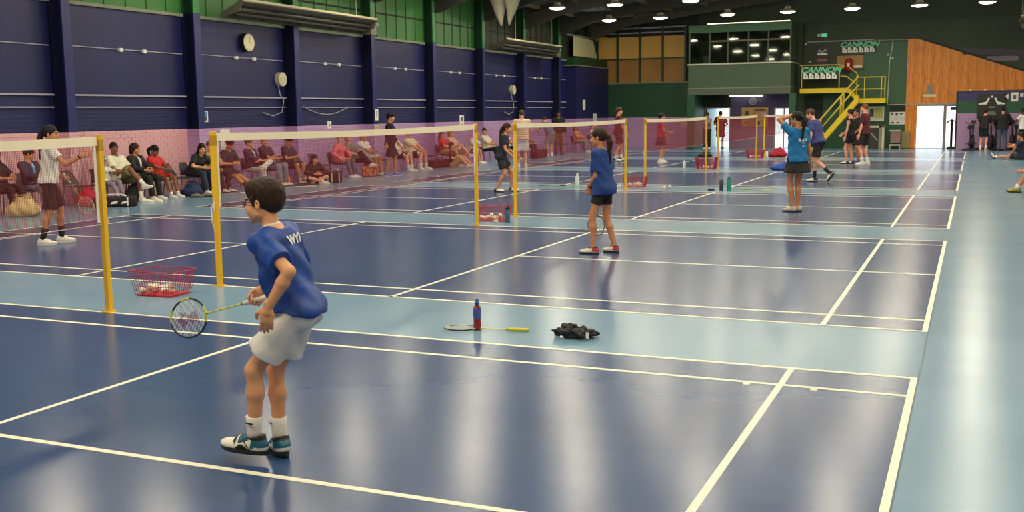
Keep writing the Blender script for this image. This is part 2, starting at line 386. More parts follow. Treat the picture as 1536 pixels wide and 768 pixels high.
MB().box((-1.72, YE+0.03, 0.3), (-1.5, YE+0.06, 0.34)).build('kick_plate', M_FRAME, d3); MB().box((-1.62, YE+0.03, 0.62), (-1.58, YE+0.06, 0.7)).build('handle', M_FRAME, d3)
d4 = opening(4, -0.86, -0.40, 1.78)
MB().box((-0.86, YE+0.12, 0.02), (-0.40, YE+0.16, 1.78)).build('glow_leaf', M_DAY, d4)
MB().box((-0.70, YE+0.05, 1.62), (-0.45, YE+0.12, 1.74)).build('door_closer', M_DARK, d4)

# ------------------------------------------------------------------ viewing gallery
gx0, gx1, gy = -11.55, -7.08, 38.5
M_GAL = M('gallery_green', (66,88,66), 0.5); M_GALD = M('gallery_dark', (84,94,78), 0.6)
gal = struct(MB().box((gx0, gy, 2.72), (gx1, YE, 3.72)).build('gallery', M_GAL))
epart('floor_slab', M_GALD, (gx0, gy, 2.42), (gx1, YE, 2.68), gal)
epart('edge_strip', M_GREYTRIM, (gx0-0.02, gy-0.02, 2.68), (gx1+0.02, YE, 2.72), gal)
epart('sill', M('sill_pale', (196,196,176), 0.5), (gx0-0.03, gy-0.06, 3.72), (gx1+0.03, YE, 3.78), gal)
epart('fascia', M('fascia_green', (62,112,70), 0.5), (gx0, gy, 5.12), (gx1, gy+0.06, 5.42), gal)
epart('roof_slab', M_GALD, (gx0, gy+0.02, 5.4), (gx1, YE, 5.46), gal)
epart('inner_wall', M_GALD, (gx0, YE-0.06, 3.78), (gx1, YE-0.01, 5.4), gal); epart('inner_side', M_GALD, (gx0, gy+0.06, 3.78), (gx0+0.05, YE, 5.4), gal)
def glass_mat(name, tint, refl):
    m = bpy.data.materials.new(name); m.use_nodes = True; nt = m.node_tree
    nt.nodes.remove(nt.nodes['Principled BSDF']); out = nt.nodes['Material Output']
    t = nt.nodes.new('ShaderNodeBsdfTransparent'); t.inputs[0].default_value = (*tint, 1)
    g = nt.nodes.new('ShaderNodeBsdfGlossy'); g.inputs['Roughness'].default_value = 0.03; g.inputs[0].default_value = (0.9,0.95,0.9,1)
    mx = nt.nodes.new('ShaderNodeMixShader'); fr = nt.nodes.new('ShaderNodeFresnel'); fr.inputs[0].default_value = 1.5
    ad = nt.nodes.new('ShaderNodeMath'); ad.operation = 'ADD'; ad.inputs[1].default_value = refl; nt.links.new(fr.outputs[0], ad.inputs[0])
    nt.links.new(ad.outputs[0], mx.inputs[0]); nt.links.new(t.outputs[0], mx.inputs[1]); nt.links.new(g.outputs[0], mx.inputs[2])
    nt.links.new(mx.outputs[0], out.inputs[0]); return m
M_GLASS = glass_mat('gallery_glass', (0.6,0.65,0.6), 0.02)
gm = [gx0+0.05, -10.6, -9.8, -8.9, -8.05, gx1-0.03]
for k in range(5):
    p = epart('pane', M_GLASS, (gm[k]+0.03, gy+0.03, 3.8), (gm[k+1]-0.03, gy+0.04, 4.72 if k else 5.1), gal)
    if k: epart('pane', M_GLASS, (gm[k]+0.03, gy+0.03, 4.76), (gm[k+1]-0.03, gy+0.04, 5.1), gal)
for x in gm: epart('mullion', M_GAL, (x-0.03, gy, 3.78), (x+0.03, gy+0.06, 5.12), gal)
epart('transom', M('transom_brown', (110,100,78), 0.5), (-10.6, gy+0.005, 4.71), (gx1, gy+0.055, 4.77), gal)
epart('side_wall', M_GAL, (gx1-0.05, gy+0.06, 3.78), (gx1, YE, 5.4), gal)
epart('blind', M('blind_grey', (150,156,150), 0.6), (-11.0, gy+0.5, 3.85), (-10.7, gy+0.52, 4.15), gal)
pl = struct(MB().box((-7.12, gy, 0), (-6.84, gy+0.3, 2.42)).build('pillar', M('pillar_green', (36,84,54), 0.5)))
pl2 = struct(MB().box((-11.6, gy, 0), (-11.25, YE, 2.42)).build('pillar', M('brick_green', (26,76,46))))
M_TUBE = M('tube_light', (255,255,240), 0.4, emit=((1,0.97,0.85), 6.0))
tl = tag(empty('tube_light', (-9.3, 40.2, 2.36)), 'white fluorescent tube light under the viewing gallery', 'light')
MB().box((-0.78,-0.05,0.03), (0.78,0.05,0.06)).build('batten', M('white_plastic', (235,235,228)), tl); MB().tube([(-0.76,0,0.005),(0.76,0,0.005)], 0.022, 8).build('tube', M_TUBE, tl)
# strip light glow on top of the gallery roof edge
sl = tag(empty('strip_light', (-9.0, gy-0.03, 5.46)), 'long white strip light along the top of the viewing gallery', 'light')
MB().box((-1.7,-0.04,0), (1.85,0.04,0.02)).build('batten', M('white_plastic', (235,235,228)), sl); MB().box((-1.7,-0.03,0.02), (1.85,0.03,0.045)).build('diffuser', M('strip_diffuser', (255,250,220), 0.4, emit=((1,0.95,0.7), 3.0)), sl)

# ------------------------------------------------------------------ roof
def roof_z(x): return 5.75 + (x-XL)*0.115
M_ROOF = M('roof_lining', (112,104,84), 0.8, var=((0.4,0.3,0.4), (86,80,64), 0.4, 0.7)); M_STEEL = M('roof_steel_dark', (62,60,52), 0.6)
ce = struct(MB().prism([(XL-0.3,roof_z(XL-0.3)),(XR+0.3,roof_z(XR+0.3)),(XR+0.3,roof_z(XR+0.3)+0.2),(XL-0.3,roof_z(XL-0.3)+0.2)], 1, YB-0.3, YE+0.3).build('ceiling', M_ROOF))
for y in COLS_Y + [38.4]:
    MB().bar((XL+0.3,y,roof_z(XL+0.3)-0.22), (XR,y,roof_z(XR)-0.22), 0.16, 0.44).build('rafter', M_STEEL, ce)
    MB().prism([(XL+0.4,5.0),(XL+0.6,5.0),(XL+2.6,roof_z(XL+2.6)-0.35),(XL+0.4,roof_z(XL)-0.3)], 1, y-0.04, y+0.04).build('haunch', M_STEEL, ce)
x = XL+1.0
while x < XR:
    MB().box((x-0.05, YB, roof_z(x)-0.16), (x+0.05, YE, roof_z(x)-0.02)).build('purlin', M('purlin_brown', (120,104,76), 0.6), ce); x += 1.6
for y0 in (10.0, 25.5, 33.0):
    MB().box((XL+1.6, y0, roof_z(XL+1.6)-0.04), (XL+2.7, y0+2.2, roof_z(XL+1.6)-0.02)).build('roof_light', M('rooflight_grey', (170,176,172), 0.5), ce)
for y in (22.95, 30.65, 38.4):
    MB().bar((XL+0.6,y-3.5,5.6), (XL+5.5,y,roof_z(XL+5.5)-0.3), 0.05).build('brace', M_STEEL, ce)
    MB().bar((XL+0.6,y,5.6), (XL+5.5,y-3.5,roof_z(XL+5.5)-0.3), 0.05).build('brace', M_STEEL, ce)

# ------------------------------------------------------------------ high-bay lamps
M_LENS = M('lamp_lens', (255,250,235), 0.4, emit=(LAMP_COL, LAMP_E)); M_HOUS = M('lamp_housing', (190,184,160), 0.4)
lamp0 = empty('high_bay_lamp', (0,0,5.5))
MB().lathe([(0.30,0.0),(0.31,0.02),(0.26,0.07),(0.14,0.11),(0.12,0.2),(0.05,0.23)], 20).build('housing', M_HOUS, lamp0, smooth='angle')
MB().lathe([(0.01,-0.062),(0.10,-0.058),(0.19,-0.046),(0.25,-0.027),(0.285,-0.004)], 20).build('lens', M_LENS, lamp0, smooth=True)
MB().tube([(0,0,0.22),(0,0,0.40)], 0.012, 6).build('rod', M_STEEL, lamp0)
tag(lamp0, None, 'lamp', 'round high bay lamps hung from the roof')
LX = [-13.9, -11.7, -8.95, -6.6, -4.2, -1.8, 0.5, 2.9]
LY = [34.4, 28.4, 22.4, 16.4, 10.4, 4.4, -1.6, -7.6]
seen = {(0,0):'first', (1,0):'second', (2,0):'third', (3,0):'fourth', (4,0):'fifth', (5,0):'sixth', (6,0):'seventh'}
first = True
for j, y in enumerate(LY):
    for i, x in enumerate(LX):
        if i == 0 and j >= 3: lab = 'white round high bay lamp hung over the courts near the navy wall'
        else: lab = 'white round high bay lamp hung from the roof over the courts'
        if (i, j) in seen: lab = 'white high bay lamp, %s from the left in the row furthest down the hall' % seen[(i, j)]
        elif j == 1 and i in (0, 1, 2): lab = 'white high bay lamp of the nearer visible row, %s from the navy wall' % ['first','second','third'][i]
        if first: lamp0.location = (x, y, 5.5); lamp0['label'] = lab; first = False
        else: dup(lamp0, (x, y, 5.5), 0, lab)
# ------------------------------------------------------------------ bodies: distance fields turned into one continuous surface
V3 = lambda *a: np.array(a, float)
def nrm(v):
    n = np.linalg.norm(v); return v/n if n > 1e-9 else v
class Field:
    def __init__(s, lo, hi, vox):
        s.vox = vox; s.lo = np.floor(np.array(lo)/vox)*vox - 3*vox
        s.n = (np.ceil((np.array(hi)-s.lo)/vox)+4).astype(int)
        s.a = np.full(s.n, 0.2, np.float32)
        s.ax = [(s.lo[i]+np.arange(s.n[i])*vox).astype(np.float32) for i in range(3)]
    def _sl(s, lo, hi, m):
        out = []
        for i in range(3):
            a = int(max(0, math.floor((lo[i]-m-s.lo[i])/s.vox))); b = int(min(s.n[i], math.ceil((hi[i]+m-s.lo[i])/s.vox)+1))
            if b <= a: return None
            out.append(slice(a, b))
        return tuple(out)
    def pts(s, sl):
        return (s.ax[0][sl[0]][:,None,None], s.ax[1][sl[1]][None,:,None], s.ax[2][sl[2]][None,None,:])
    def add(s, prim, k=0.0, op='u'):
        fn, lo, hi = prim
        sl = s._sl(lo, hi, k + 3*s.vox) if op != 'i' else (slice(0, s.n[0]), slice(0, s.n[1]), slice(0, s.n[2]))
        if sl is None: return
        d = fn(*s.pts(sl)); a = s.a[sl]
        if op == 'u':
            if k > 0:
                h = np.maximum(k-np.abs(a-d), 0)/k; s.a[sl] = np.minimum(a, d) - h*h*k*0.25
            else: s.a[sl] = np.minimum(a, d)
        else:
            e = -d if op == 's' else d
            if k > 0:
                h = np.maximum(k-np.abs(a-e), 0)/k; s.a[sl] = np.maximum(a, e) + h*h*k*0.25
            else: s.a[sl] = np.maximum(a, e)
    def ripple(s, amp, fx, fy, fz, ph=0.0):
        sl = (slice(0, s.n[0]), slice(0, s.n[1]), slice(0, s.n[2])); X, Y, Z = s.pts(sl)
        w = np.sin(X*fx+Z*fz*0.6+ph)*np.sin(Y*fy-Z*fz+1.7*ph) + 0.6*np.sin(Z*fz*1.3+X*fx*0.7+Y*fy*0.9+ph*2.3)
        s.a += (amp*w).astype(np.float32)
    def mesh(s):
        g = vdb.FloatGrid(0.2); g.copyFromArray(s.a)
        p, q = g.convertToQuads(isovalue=0.0)
        return p.astype(np.float64)*s.vox + s.lo, q[:, ::-1]

def cone(a, b, ra, rb, flat=False, sq=None):
    a = np.array(a, float); b = np.array(b, float); ba = b-a; L2 = max(float(ba@ba), 1e-9); L = math.sqrt(L2); R = max(ra, rb)
    def fn(X, Y, Z):
        px, py, pz = X-a[0], Y-a[1], Z-a[2]
        t = (px*ba[0]+py*ba[1]+pz*ba[2])/L2; tc = np.clip(t, 0, 1)
        d = np.sqrt((px-tc*ba[0])**2+(py-tc*ba[1])**2+(pz-tc*ba[2])**2) - (ra+(rb-ra)*tc)
        if flat: d = np.maximum(d, (t-1)*L)
        return d
    return fn, np.minimum(a, b)-R, np.maximum(a, b)+R
def ell(c, R, r):
    c = np.array(c, float); R = np.array(R, float); r = np.array(r, float); m = r.max()
    def fn(X, Y, Z):
        px, py, pz = X-c[0], Y-c[1], Z-c[2]
        k0 = 0; k1 = 0
        for i in range(3):
            q = px*R[0,i]+py*R[1,i]+pz*R[2,i]
            k0 = k0 + (q/r[i])**2; k1 = k1 + (q/r[i]**2)**2
        k0 = np.sqrt(k0); k1 = np.sqrt(k1)+1e-6
        return k0*(k0-1)/k1
    return fn, c-m, c+m
def halfspace(p, n):
    p = np.array(p, float); n = nrm(np.array(n, float))
    def fn(X, Y, Z): return (X-p[0])*n[0]+(Y-p[1])*n[1]+(Z-p[2])*n[2]
    return fn, p-9, p+9
def boxp(c, R, h):
    c = np.array(c, float); R = np.array(R, float); h = np.array(h, float); m = float(np.linalg.norm(h))
    def fn(X, Y, Z):
        px, py, pz = X-c[0], Y-c[1], Z-c[2]; o = 0; ins = -9.0
        for i in range(3):
            q = np.abs(px*R[0,i]+py*R[1,i]+pz*R[2,i])-h[i]
            o = o + np.maximum(q, 0)**2; ins = np.maximum(ins, q)
        return np.sqrt(o)+np.minimum(ins, 0)
    return fn, c-m, c+m
def trunk(P, up, lat, fwd, L, prof, flat=True):
    """prof rows: t, half width, half depth, forward offset; t in units of L above P"""
    pr = np.array(prof, float); t0, t1 = pr[0,0], pr[-1,0]; R = max(pr[:,1].max(), pr[:,2].max())+0.05
    A, B = P+up*t0*L, P+up*t1*L
    def fn(X, Y, Z):
        px, py, pz = X-P[0], Y-P[1], Z-P[2]
        h = px*up[0]+py*up[1]+pz*up[2]; x = px*lat[0]+py*lat[1]+pz*lat[2]; y = px*fwd[0]+py*fwd[1]+pz*fwd[2]
        t = np.clip(h/L, t0, t1); w = np.interp(t, pr[:,0], pr[:,1]); d = np.interp(t, pr[:,0], pr[:,2]); o = np.interp(t, pr[:,0], pr[:,3])
        k = (np.abs(x/w)**2.3 + np.abs((y-o)/d)**2.3)**(1/2.3)
        dd = (k-1)*np.minimum(w, d)
        dz = np.abs(h-(t0+t1)*L/2)-(t1-t0)*L/2
        if flat: return np.maximum(dd, dz)
        return np.where(dz > 0, np.sqrt(np.maximum(dd, 0)**2+dz**2), dd)
    return fn, np.minimum(A, B)-R, np.maximum(A, B)+R

def ik(root, tgt, l1, l2, pole):
    root = np.array(root, float); tgt = np.array(tgt, float); v = tgt-root; D = np.linalg.norm(v)
    Dm = min(max(D, abs(l1-l2)+0.02), (l1+l2)*0.998); d = v/max(D, 1e-6); tgt = root+d*Dm
    a = (l1*l1-l2*l2+Dm*Dm)/(2*Dm); h = math.sqrt(max(l1*l1-a*a, 0))
    p = np.array(pole, float); p = nrm(p-d*(p@d))
    return root+d*a+p*h, tgt

def quads_to_mesh(name, parts, mats, smooth=True):
    """parts: list of (verts, faces, material index or array)"""
    vs = []; fs = []; mi = []; o = 0
    for v, f, m in parts:
        vs.append(v); fs.append(f+o); o += len(v)
        mi.append(np.full(len(f), m, np.int32) if np.isscalar(m) else m.astype(np.int32))
    v = np.concatenate(vs); f = np.concatenate(fs); mi = np.concatenate(mi); n = len(f)
    me = bpy.data.meshes.new(name); me.vertices.add(len(v)); me.vertices.foreach_set('co', v.ravel().astype(np.float32))
    me.loops.add(n*4); me.loops.foreach_set('vertex_index', f.ravel().astype(np.int32))
    me.polygons.add(n); me.polygons.foreach_set('loop_start', np.arange(n, dtype=np.int32)*4)
    me.polygons.foreach_set('material_index', mi); me.polygons.foreach_set('use_smooth', np.full(n, smooth))
    me.update(calc_edges=True)
    for m in mats: me.materials.append(m)
    return me

SKIN = {}
def skin(tone):
    base = {'fair':(224,162,120), 'pink':(232,164,138), 'tan':(204,140,98), 'olive':(190,132,94), 'brown':(140,88,60), 'dark':(86,54,42)}[tone]
    if tone not in SKIN:
        m = M('skin_'+tone, base, 0.5, bump=(90, 0.06)); b = m.node_tree.nodes['Principled BSDF']
        b.inputs['Subsurface Weight'].default_value = 0.0
        lip = M('lip_'+tone, (int(base[0]*0.82), int(base[1]*0.62), int(base[2]*0.62)), 0.4)
        SKIN[tone] = (m, lip)
    return SKIN[tone]
HAIRC = {'black':(24,20,20), 'dark':(44,29,20), 'brown':(74,52,34), 'auburn':(110,62,38), 'blond':(190,150,90), 'sandy':(140,108,70), 'grey':(120,112,104)}
def hair_mat(c):
    base = HAIRC[c]
    return M('hair_'+c, base, 0.55, var=((60,60,9), tuple(int(x*1.3)+2 for x in base), 0.4, 0.7), bump=((120,120,14), 0.5), spec=0.25)
M_EYE = M('eye_white', (225,222,216), 0.3); M_IRIS = M('eye_dark', (30,22,18), 0.2)
FAB = {}
def fab(name, c, second=None, rough=0.8, scale=4):
    return M('fabric_'+name, c, rough, bump=(26, 0.35), var=((scale,)*3, second if second else tuple(max(0, int(x*0.93)) for x in c), 0.4, 0.66))

def hand_prims(wr, d, n, lat, s, curl, thumb_side, spread=0.0):
    """wr wrist point, d pointing direction, n palm side, lat towards the index finger; returns distance-field pieces"""
    P = []; w = lambda a, b, c: wr + (d*a + lat*b + n*c)*s
    R = np.stack([d, lat, n], 1)
    P.append((cone(w(-0.03,0,0), w(0.02,0,0), 0.026*s, 0.027*s), 0.01))
    P.append((ell(w(0.05,0,0), R, (0.056*s, 0.042*s, 0.0165*s)), 0.012))
    P.append((ell(w(0.035,0.022,0.008), R, (0.034*s, 0.02*s, 0.018*s)), 0.01))
    for i, (off, l) in enumerate(((0.030,0.072),(0.010,0.080),(-0.011,0.074),(-0.031,0.058))):
        base = w(0.088-(0.004 if i in (0,3) else 0), off, 0.0); ang = curl*(0.5+0.05*i); dd = d + lat*spread*(1.2-i*0.8)*0.28; p = base
        dd = nrm(dd)
        for j, fr in enumerate((0.45,0.30,0.25)):
            a = curl*(0.8,1.5,2.1)[j] if curl > 0.85 else ang*(1+j*0.6)
            q = p + (dd*math.cos(a)+n*math.sin(a))*l*fr*s
            P.append((cone(p, q, (0.0095-0.0008*j)*s, (0.009-0.0009*j)*s), 0.004)); p = q
    t0 = w(0.015,0.026,0.006); sp = 0.75 if curl < 0.8 else 0.45
    t1 = t0 + nrm(d*0.62+lat*sp+n*(0.35+0.3*min(curl,1.2)))*0.046*s; t2 = t1 + nrm(d*0.9+lat*(0.15 if curl < .8 else -0.2)+n*(0.3+0.5*min(curl,1.2)))*0.034*s
    t3 = t2 + nrm(d*0.8-lat*0.15+n*(0.3+0.6*min(curl,1.2)))*0.024*s
    P.append((cone(t0, t1, 0.014*s, 0.0115*s), 0.008)); P.append((cone(t1, t2, 0.011*s, 0.0098*s), 0.004)); P.append((cone(t2, t3, 0.0098*s, 0.0075*s), 0.004))
    return P

PROF_M = [(-0.24,0.085,0.075,0),(-0.13,0.150,0.105,-0.01),(0,0.165,0.115,-0.005),(0.25,0.145,0.102,0.008),(0.5,0.155,0.108,0.006),(0.7,0.168,0.112,0.002),(0.84,0.158,0.096,-0.006),(0.94,0.105,0.072,-0.012),(1.02,0.055,0.052,-0.008)]
PROF_F = [(-0.24,0.085,0.075,0),(-0.13,0.155,0.108,-0.012),(0,0.168,0.115,-0.008),(0.25,0.132,0.094,0.006),(0.5,0.136,0.096,0.006),(0.7,0.150,0.104,0.004),(0.84,0.140,0.088,-0.006),(0.94,0.092,0.066,-0.012),(1.02,0.050,0.048,-0.008)]
PROF_C = [(-0.24,0.080,0.075,0),(-0.13,0.140,0.102,-0.01),(0,0.150,0.108,-0.005),(0.25,0.136,0.098,0.01),(0.5,0.142,0.100,0.008),(0.7,0.150,0.102,0.002),(0.84,0.140,0.088,-0.006),(0.94,0.094,0.066,-0.012),(1.02,0.050,0.048,-0.008)]
NPERS = [0]

def person(label, x, y, face, H=1.65, kind='m', tone='fair', vox=0.014, pelvis=None, neck=None, twist=0.0, side=0.0, headp=(0,0,0),
           LH=None, RH=None, LF=None, RF=None, hair=('short','dark'), top=None, bottom=None, shoes=None, socks=None,
           group=None, girth=1.0, headvox=None, z=0.0, hs=None, knees=None):
    """face: heading in degrees (0 = +Y, 90 = -X). Points are (forward, left, up) metres from the root on the floor.
    LH/RH: dict(p=wrist, pole=elbow side, d=, n=, curl=). LF/RF: (f, l, u, toe yaw, toe pitch)."""
    rz = math.radians(face)
    root = empty('person' , (x, y, z), rz); tag(root, label, 'person', group)
    NPERS[0] += 1; ph = NPERS[0]*1.37
    L = lambda p: V3(-p[1], p[0], p[2])
    s = H/1.72; hs = hs if hs else min(1.06, 0.62+0.38*s)
    fem = kind == 'f'; child = kind == 'c'
    pelvis = L(pelvis if pelvis else (0,0,0.94*s)); neck = L(neck if neck else (0.0,0,1.455*s))
    up = nrm(neck-pelvis); TL = np.linalg.norm(neck-pelvis)
    lat0 = V3(-1,0,0); fw = nrm(np.cross(lat0, up)*-1 if False else np.cross(up, lat0)); 
    if fw[1] < 0: fw = -fw
    tw = math.radians(twist)
    latp = lat0; lats = nrm(lat0*math.cos(tw) - fw*math.sin(tw)); lats = nrm(lats - up*math.sin(math.radians(side)))
    fws = nrm(np.cross(up, lats)); fws = fws if fws[1] > -0.5 and fws@fw > 0 else -fws
    prof = {'m':PROF_M,'f':PROF_F,'c':PROF_C}[kind]; g = s*girth
    def scaled(ease=0.0, t0=None, t1=None, loose=0.0, eased=None):
        pr = [list(p) for p in prof]
        out = [[t, w*g+ease, d*g+(ease if eased is None else eased), o*g] for t, w, d, o in pr]
        if loose:
            wm = max(r[1] for r in out[3:7]); dm = max(r[2] for r in out[3:7])
            for r in out:
                if r[0] <= 0.6: r[1] = max(r[1], wm*(1+loose*(0.6-r[0]))); r[2] = max(r[2], dm*(1+loose*(0.6-r[0])))
        if t0 is not None:
            arr = np.array(out); ts = sorted(set([t0, t1] + [r[0] for r in out if t0 < r[0] < t1]))
            out = [[t]+[float(np.interp(t, arr[:,0], arr[:,i])) for i in (1,2,3)] for t in ts]
        return out
    mid = nrm(latp+lats); midf = nrm(fw+fws)
    hipw = 0.088*g; shw = {'m':0.178,'f':0.155,'c':0.158}[kind]*g
    hipL, hipR = pelvis+latp*hipw-up*0.03*s, pelvis-latp*hipw-up*0.03*s
    shb = neck-up*0.062*s
    shL, shR = shb+lats*shw, shb-lats*shw
    ua, fa, th, sk = 0.292*s, 0.248*s, 0.425*s, 0.415*s
    # head frame
    hy, hp, hr = [math.radians(a) for a in headp]
    hf = V3(-math.sin(hy)*math.cos(hp), math.cos(hy)*math.cos(hp), math.sin(hp))
    hl = nrm(np.cross(V3(0,0,1), hf)); hu = np.cross(hf, hl)
    hl, hu = hl*math.cos(hr)+hu*math.sin(hr), hu*math.cos(hr)-hl*math.sin(hr)
    hc = neck + nrm(up*0.65+hu*0.5)*(0.146 if child else 0.155)*hs + hf*0.028*hs
    HR = np.stack([hl, hf, hu], 1); hw = lambda a, b, c: hc + (hl*a+hf*b+hu*c)*hs
    # arms and legs
    def arm(spec, sh, sgn):
        spec = dict(spec) if spec else {}
        base = L((0.04, sgn*(shw+0.06), 0)) ; base[2] = sh[2]-0.50*s
        w = L(spec['p']) if 'p' in spec else base
        pole = L(spec.get('pole', (-1, sgn*0.35, -0.1)))
        e, w = ik(sh, w, ua, fa, pole)
        d = nrm(L(spec['d'])) if 'd' in spec else nrm(w-e)
        n = L(spec['n']) if 'n' in spec else L((0.25, -sgn, 0))
        n = n - d*(n@d); n = nrm(n); lt = np.cross(n, d)*sgn*-1
        # the index-finger side points forward or up
        pref = L(spec['idx']) if 'idx' in spec else (V3(0,1,0.5))
        lt = lt if lt@pref >= 0 else -lt
        return sh, e, w, d, n, lt, spec.get('curl', 0.35), spec.get('spread', 0.0)
    AL, AR = arm(LH, shL, 1), arm(RH, shR, -1)
    ank = 0.088*s
    def leg(spec, hip, sgn, kn):
        spec = spec if spec else (0.0, sgn*0.11*s, 0.0, sgn*8, 0)
        f, l, u = spec[:3]; yaw = math.radians(spec[3] if len(spec) > 3 else sgn*8); pit = math.radians(spec[4] if len(spec) > 4 else 0)
        t = L((f, l, u)); t[2] += ank
        pole = L(kn) if kn is not None else L((1.0, sgn*0.12, 0.15))
        k, a = ik(hip, t, th, sk, pole)
        fd = V3(-math.sin(yaw)*math.cos(pit), math.cos(yaw)*math.cos(pit), math.sin(pit))
        fl = nrm(np.cross(V3(0,0,1), fd)); fu = np.cross(fd, fl)
        return hip, k, a, fd, fl, fu
    LL, LR = leg(LF, hipL, 1, knees[0] if knees else None), leg(RF, hipR, -1, knees[1] if knees else None)
    lw = g*(1.0 if not child else 0.98)
    # ---- body
    allp = [pelvis, neck, hc] + [q for A in (AL, AR) for q in A[:3]] + [q for A in (LL, LR) for q in A[:3]]
    lo = np.min(allp, 0)-0.2*s; hi = np.max(allp, 0)+0.2*s
    F = Field(lo, hi, vox)
    F.add(trunk(pelvis, up, mid, midf, TL, scaled(), flat=False), 0.03*s)
    for sg in (1, -1):
        F.add(ell(pelvis+latp*sg*0.07*g-fw*0.055*g-up*0.07*s, np.eye(3), (0.067*g,)*3), 0.03*s)
        if fem: F.add(ell(pelvis+up*TL*0.66+lats*sg*0.066*g+fws*0.078*g, np.eye(3), (0.058*g, 0.05*g, 0.055*g)), 0.03*s)
        F.add(cone(neck-up*0.02*s+lats*sg*0.045*g, (shL if sg > 0 else shR)+up*0.005*s, 0.042*g, 0.048*g), 0.03*s)
    nr = {'m':0.056,'f':0.046,'c':0.046}[kind]*hs*min(girth,1.1)
    F.add(cone(neck-up*0.03*s, hw(0,-0.022,-0.055), nr*1.08, nr), 0.02*s)
    for sh, e, w, d, n, lt, cu, spd in (AL, AR):
        F.add(cone(sh, e, 0.047*lw, 0.0345*lw), 0.03*s); F.add(ell(sh+nrm(e-sh)*0.12*s, np.eye(3), (0.045*lw,)*3), 0.03*s)
        m1 = e+(w-e)*0.3; F.add(cone(e, m1, 0.0345*lw, 0.0375*lw), 0.015*s); F.add(cone(m1, w, 0.0375*lw, 0.0255*lw), 0.015*s)
    for hp_, k, a, fd, fl, fu in (LL, LR):
        F.add(cone(hp_, k, 0.082*lw, 0.049*lw), 0.035*s)
        cb = nrm(np.cross(np.cross(a-k, fd), a-k)); c1 = k+(a-k)*0.32-cb*0.012*lw
        F.add(cone(k, c1, 0.0475*lw, 0.0495*lw), 0.03*s); F.add(cone(c1, a, 0.0495*lw, 0.033*lw), 0.03*s)
        F.add(cone(a, a+fd*0.06*s-fu*0.035*s, 0.034*lw, 0.028*lw), 0.01)
    sm, lip = skin(tone); parts = []
    v, f = F.mesh(); parts.append((v, f, 0))
    # head block
    hv = headvox if headvox else max(0.0055, vox*0.55)
    Hd = Field(hc-0.17*hs, hc+0.17*hs, hv); A = lambda p, k=0.0, op='u': Hd.add(p, k*hs, op)
    E = lambda a, b, c, r: ell(hw(a,b,c), HR, np.array(r)*hs); C = lambda p, q, ra, rb: cone(hw(*p), hw(*q), ra*hs, rb*hs)
    A(E(0,-0.014,0.03,(0.073,0.094,0.088))); A(E(0,0.026,-0.03,(0.060,0.064,0.080)), 0.03)
    for sg in (1, -1):
        A(C((sg*0.047,0.0,-0.06),(sg*0.014,0.062,-0.094),0.018,0.016), 0.03); A(E(sg*0.036,0.054,-0.042,(0.029,0.029,0.034)), 0.02)
    A(E(0,0.070,-0.096,(0.017,0.014,0.015)), 0.02)
    A(C((-0.034,0.082,0.02),(0.034,0.082,0.02),0.0095,0.0095), 0.02)
    for sg in (1, -1): A(E(sg*0.031,0.102,0.002,(0.017,0.016,0.012)), 0.014, 's')
    A(C((0,0.088,0.004),(0,0.108,-0.03),0.0075,0.0125), 0.012)
    for sg in (1, -1): A(E(sg*0.012,0.098,-0.035,(0.008,0.009,0.007)), 0.008)
    A(C((-0.017,0.082,-0.057),(0.017,0.082,-0.057),0.006,0.006), 0.010); A(C((-0.014,0.081,-0.067),(0.014,0.081,-0.067),0.007,0.007), 0.010)
    for sg in (1, -1):
        A(E(sg*0.0775,-0.012,-0.006,(0.0085,0.017,0.028)), 0.006); A(E(sg*0.0855,-0.010,-0.004,(0.006,0.010,0.016)), 0.006, 's')
    A(cone(hw(0,-0.022,-0.04), hw(0,-0.022,-0.055)+(neck-hw(0,-0.022,-0.055))*0.75, nr, nr*1.04), 0.02)
    v, f = Hd.mesh(); c = v[f].mean(1)-hc; lx, ly, lz = c@hl/hs, c@hf/hs, c@hu/hs
    mi = np.where((np.abs(lx) < 0.024) & (ly > 0.078) & (np.abs(lz+0.063) < 0.0105), 1, 0)
    mi = np.where((np.abs(np.abs(lx)-0.033) < 0.019) & (ly > 0.066) & (np.abs(lz-0.024+np.abs(np.abs(lx)-0.03)*0.25) < 0.0045), 2, mi)
    parts.append((v, f, mi))
    for i, (sh, e, w, d, n, lt, cu, spd) in enumerate((AL, AR)):
        hsz = min(1.0, 0.94*s+0.02); Fh = Field(w-0.21*hsz, w+0.21*hsz, min(0.0055, hv))
        for p, k in hand_prims(w, d, n, lt, hsz, cu, 1, spd): Fh.add(p, k*hsz)
        v, f = Fh.mesh(); parts.append((v, f, 0))
    hm = hair_mat(hair[1])
    link('body', quads_to_mesh('body', parts, [sm, lip, hm]), None, root)
    eb = MB(); 
    for sg in (1, -1):
        c0 = hw(sg*0.031,0.0795,0.001)
        for rr, off, mi_, nn in ((0.0115,-0.001,0,10),(0.0075,0.0045,1,8)):
            prof_ = [(max(1e-4, rr*hs*math.sin(a)), -rr*hs*math.cos(a)) for a in np.linspace(0.02, math.pi-0.02, 7)]
            o0 = len(eb.v); eb.lathe(prof_, nn, mi_)
            for q in range(o0, len(eb.v)):
                lx_, ly_, lz_ = eb.v[q]; eb.v[q] = tuple(c0 + hf*off*hs + hl*lx_ + hf*lz_ + hu*ly_)
    eb.build('eyes', [M_EYE if vox < 0.0085 else M('eye_shaded', (150,128,116), 0.5), M_IRIS], root, smooth=True)
    # ---- hair
    style = hair[0]
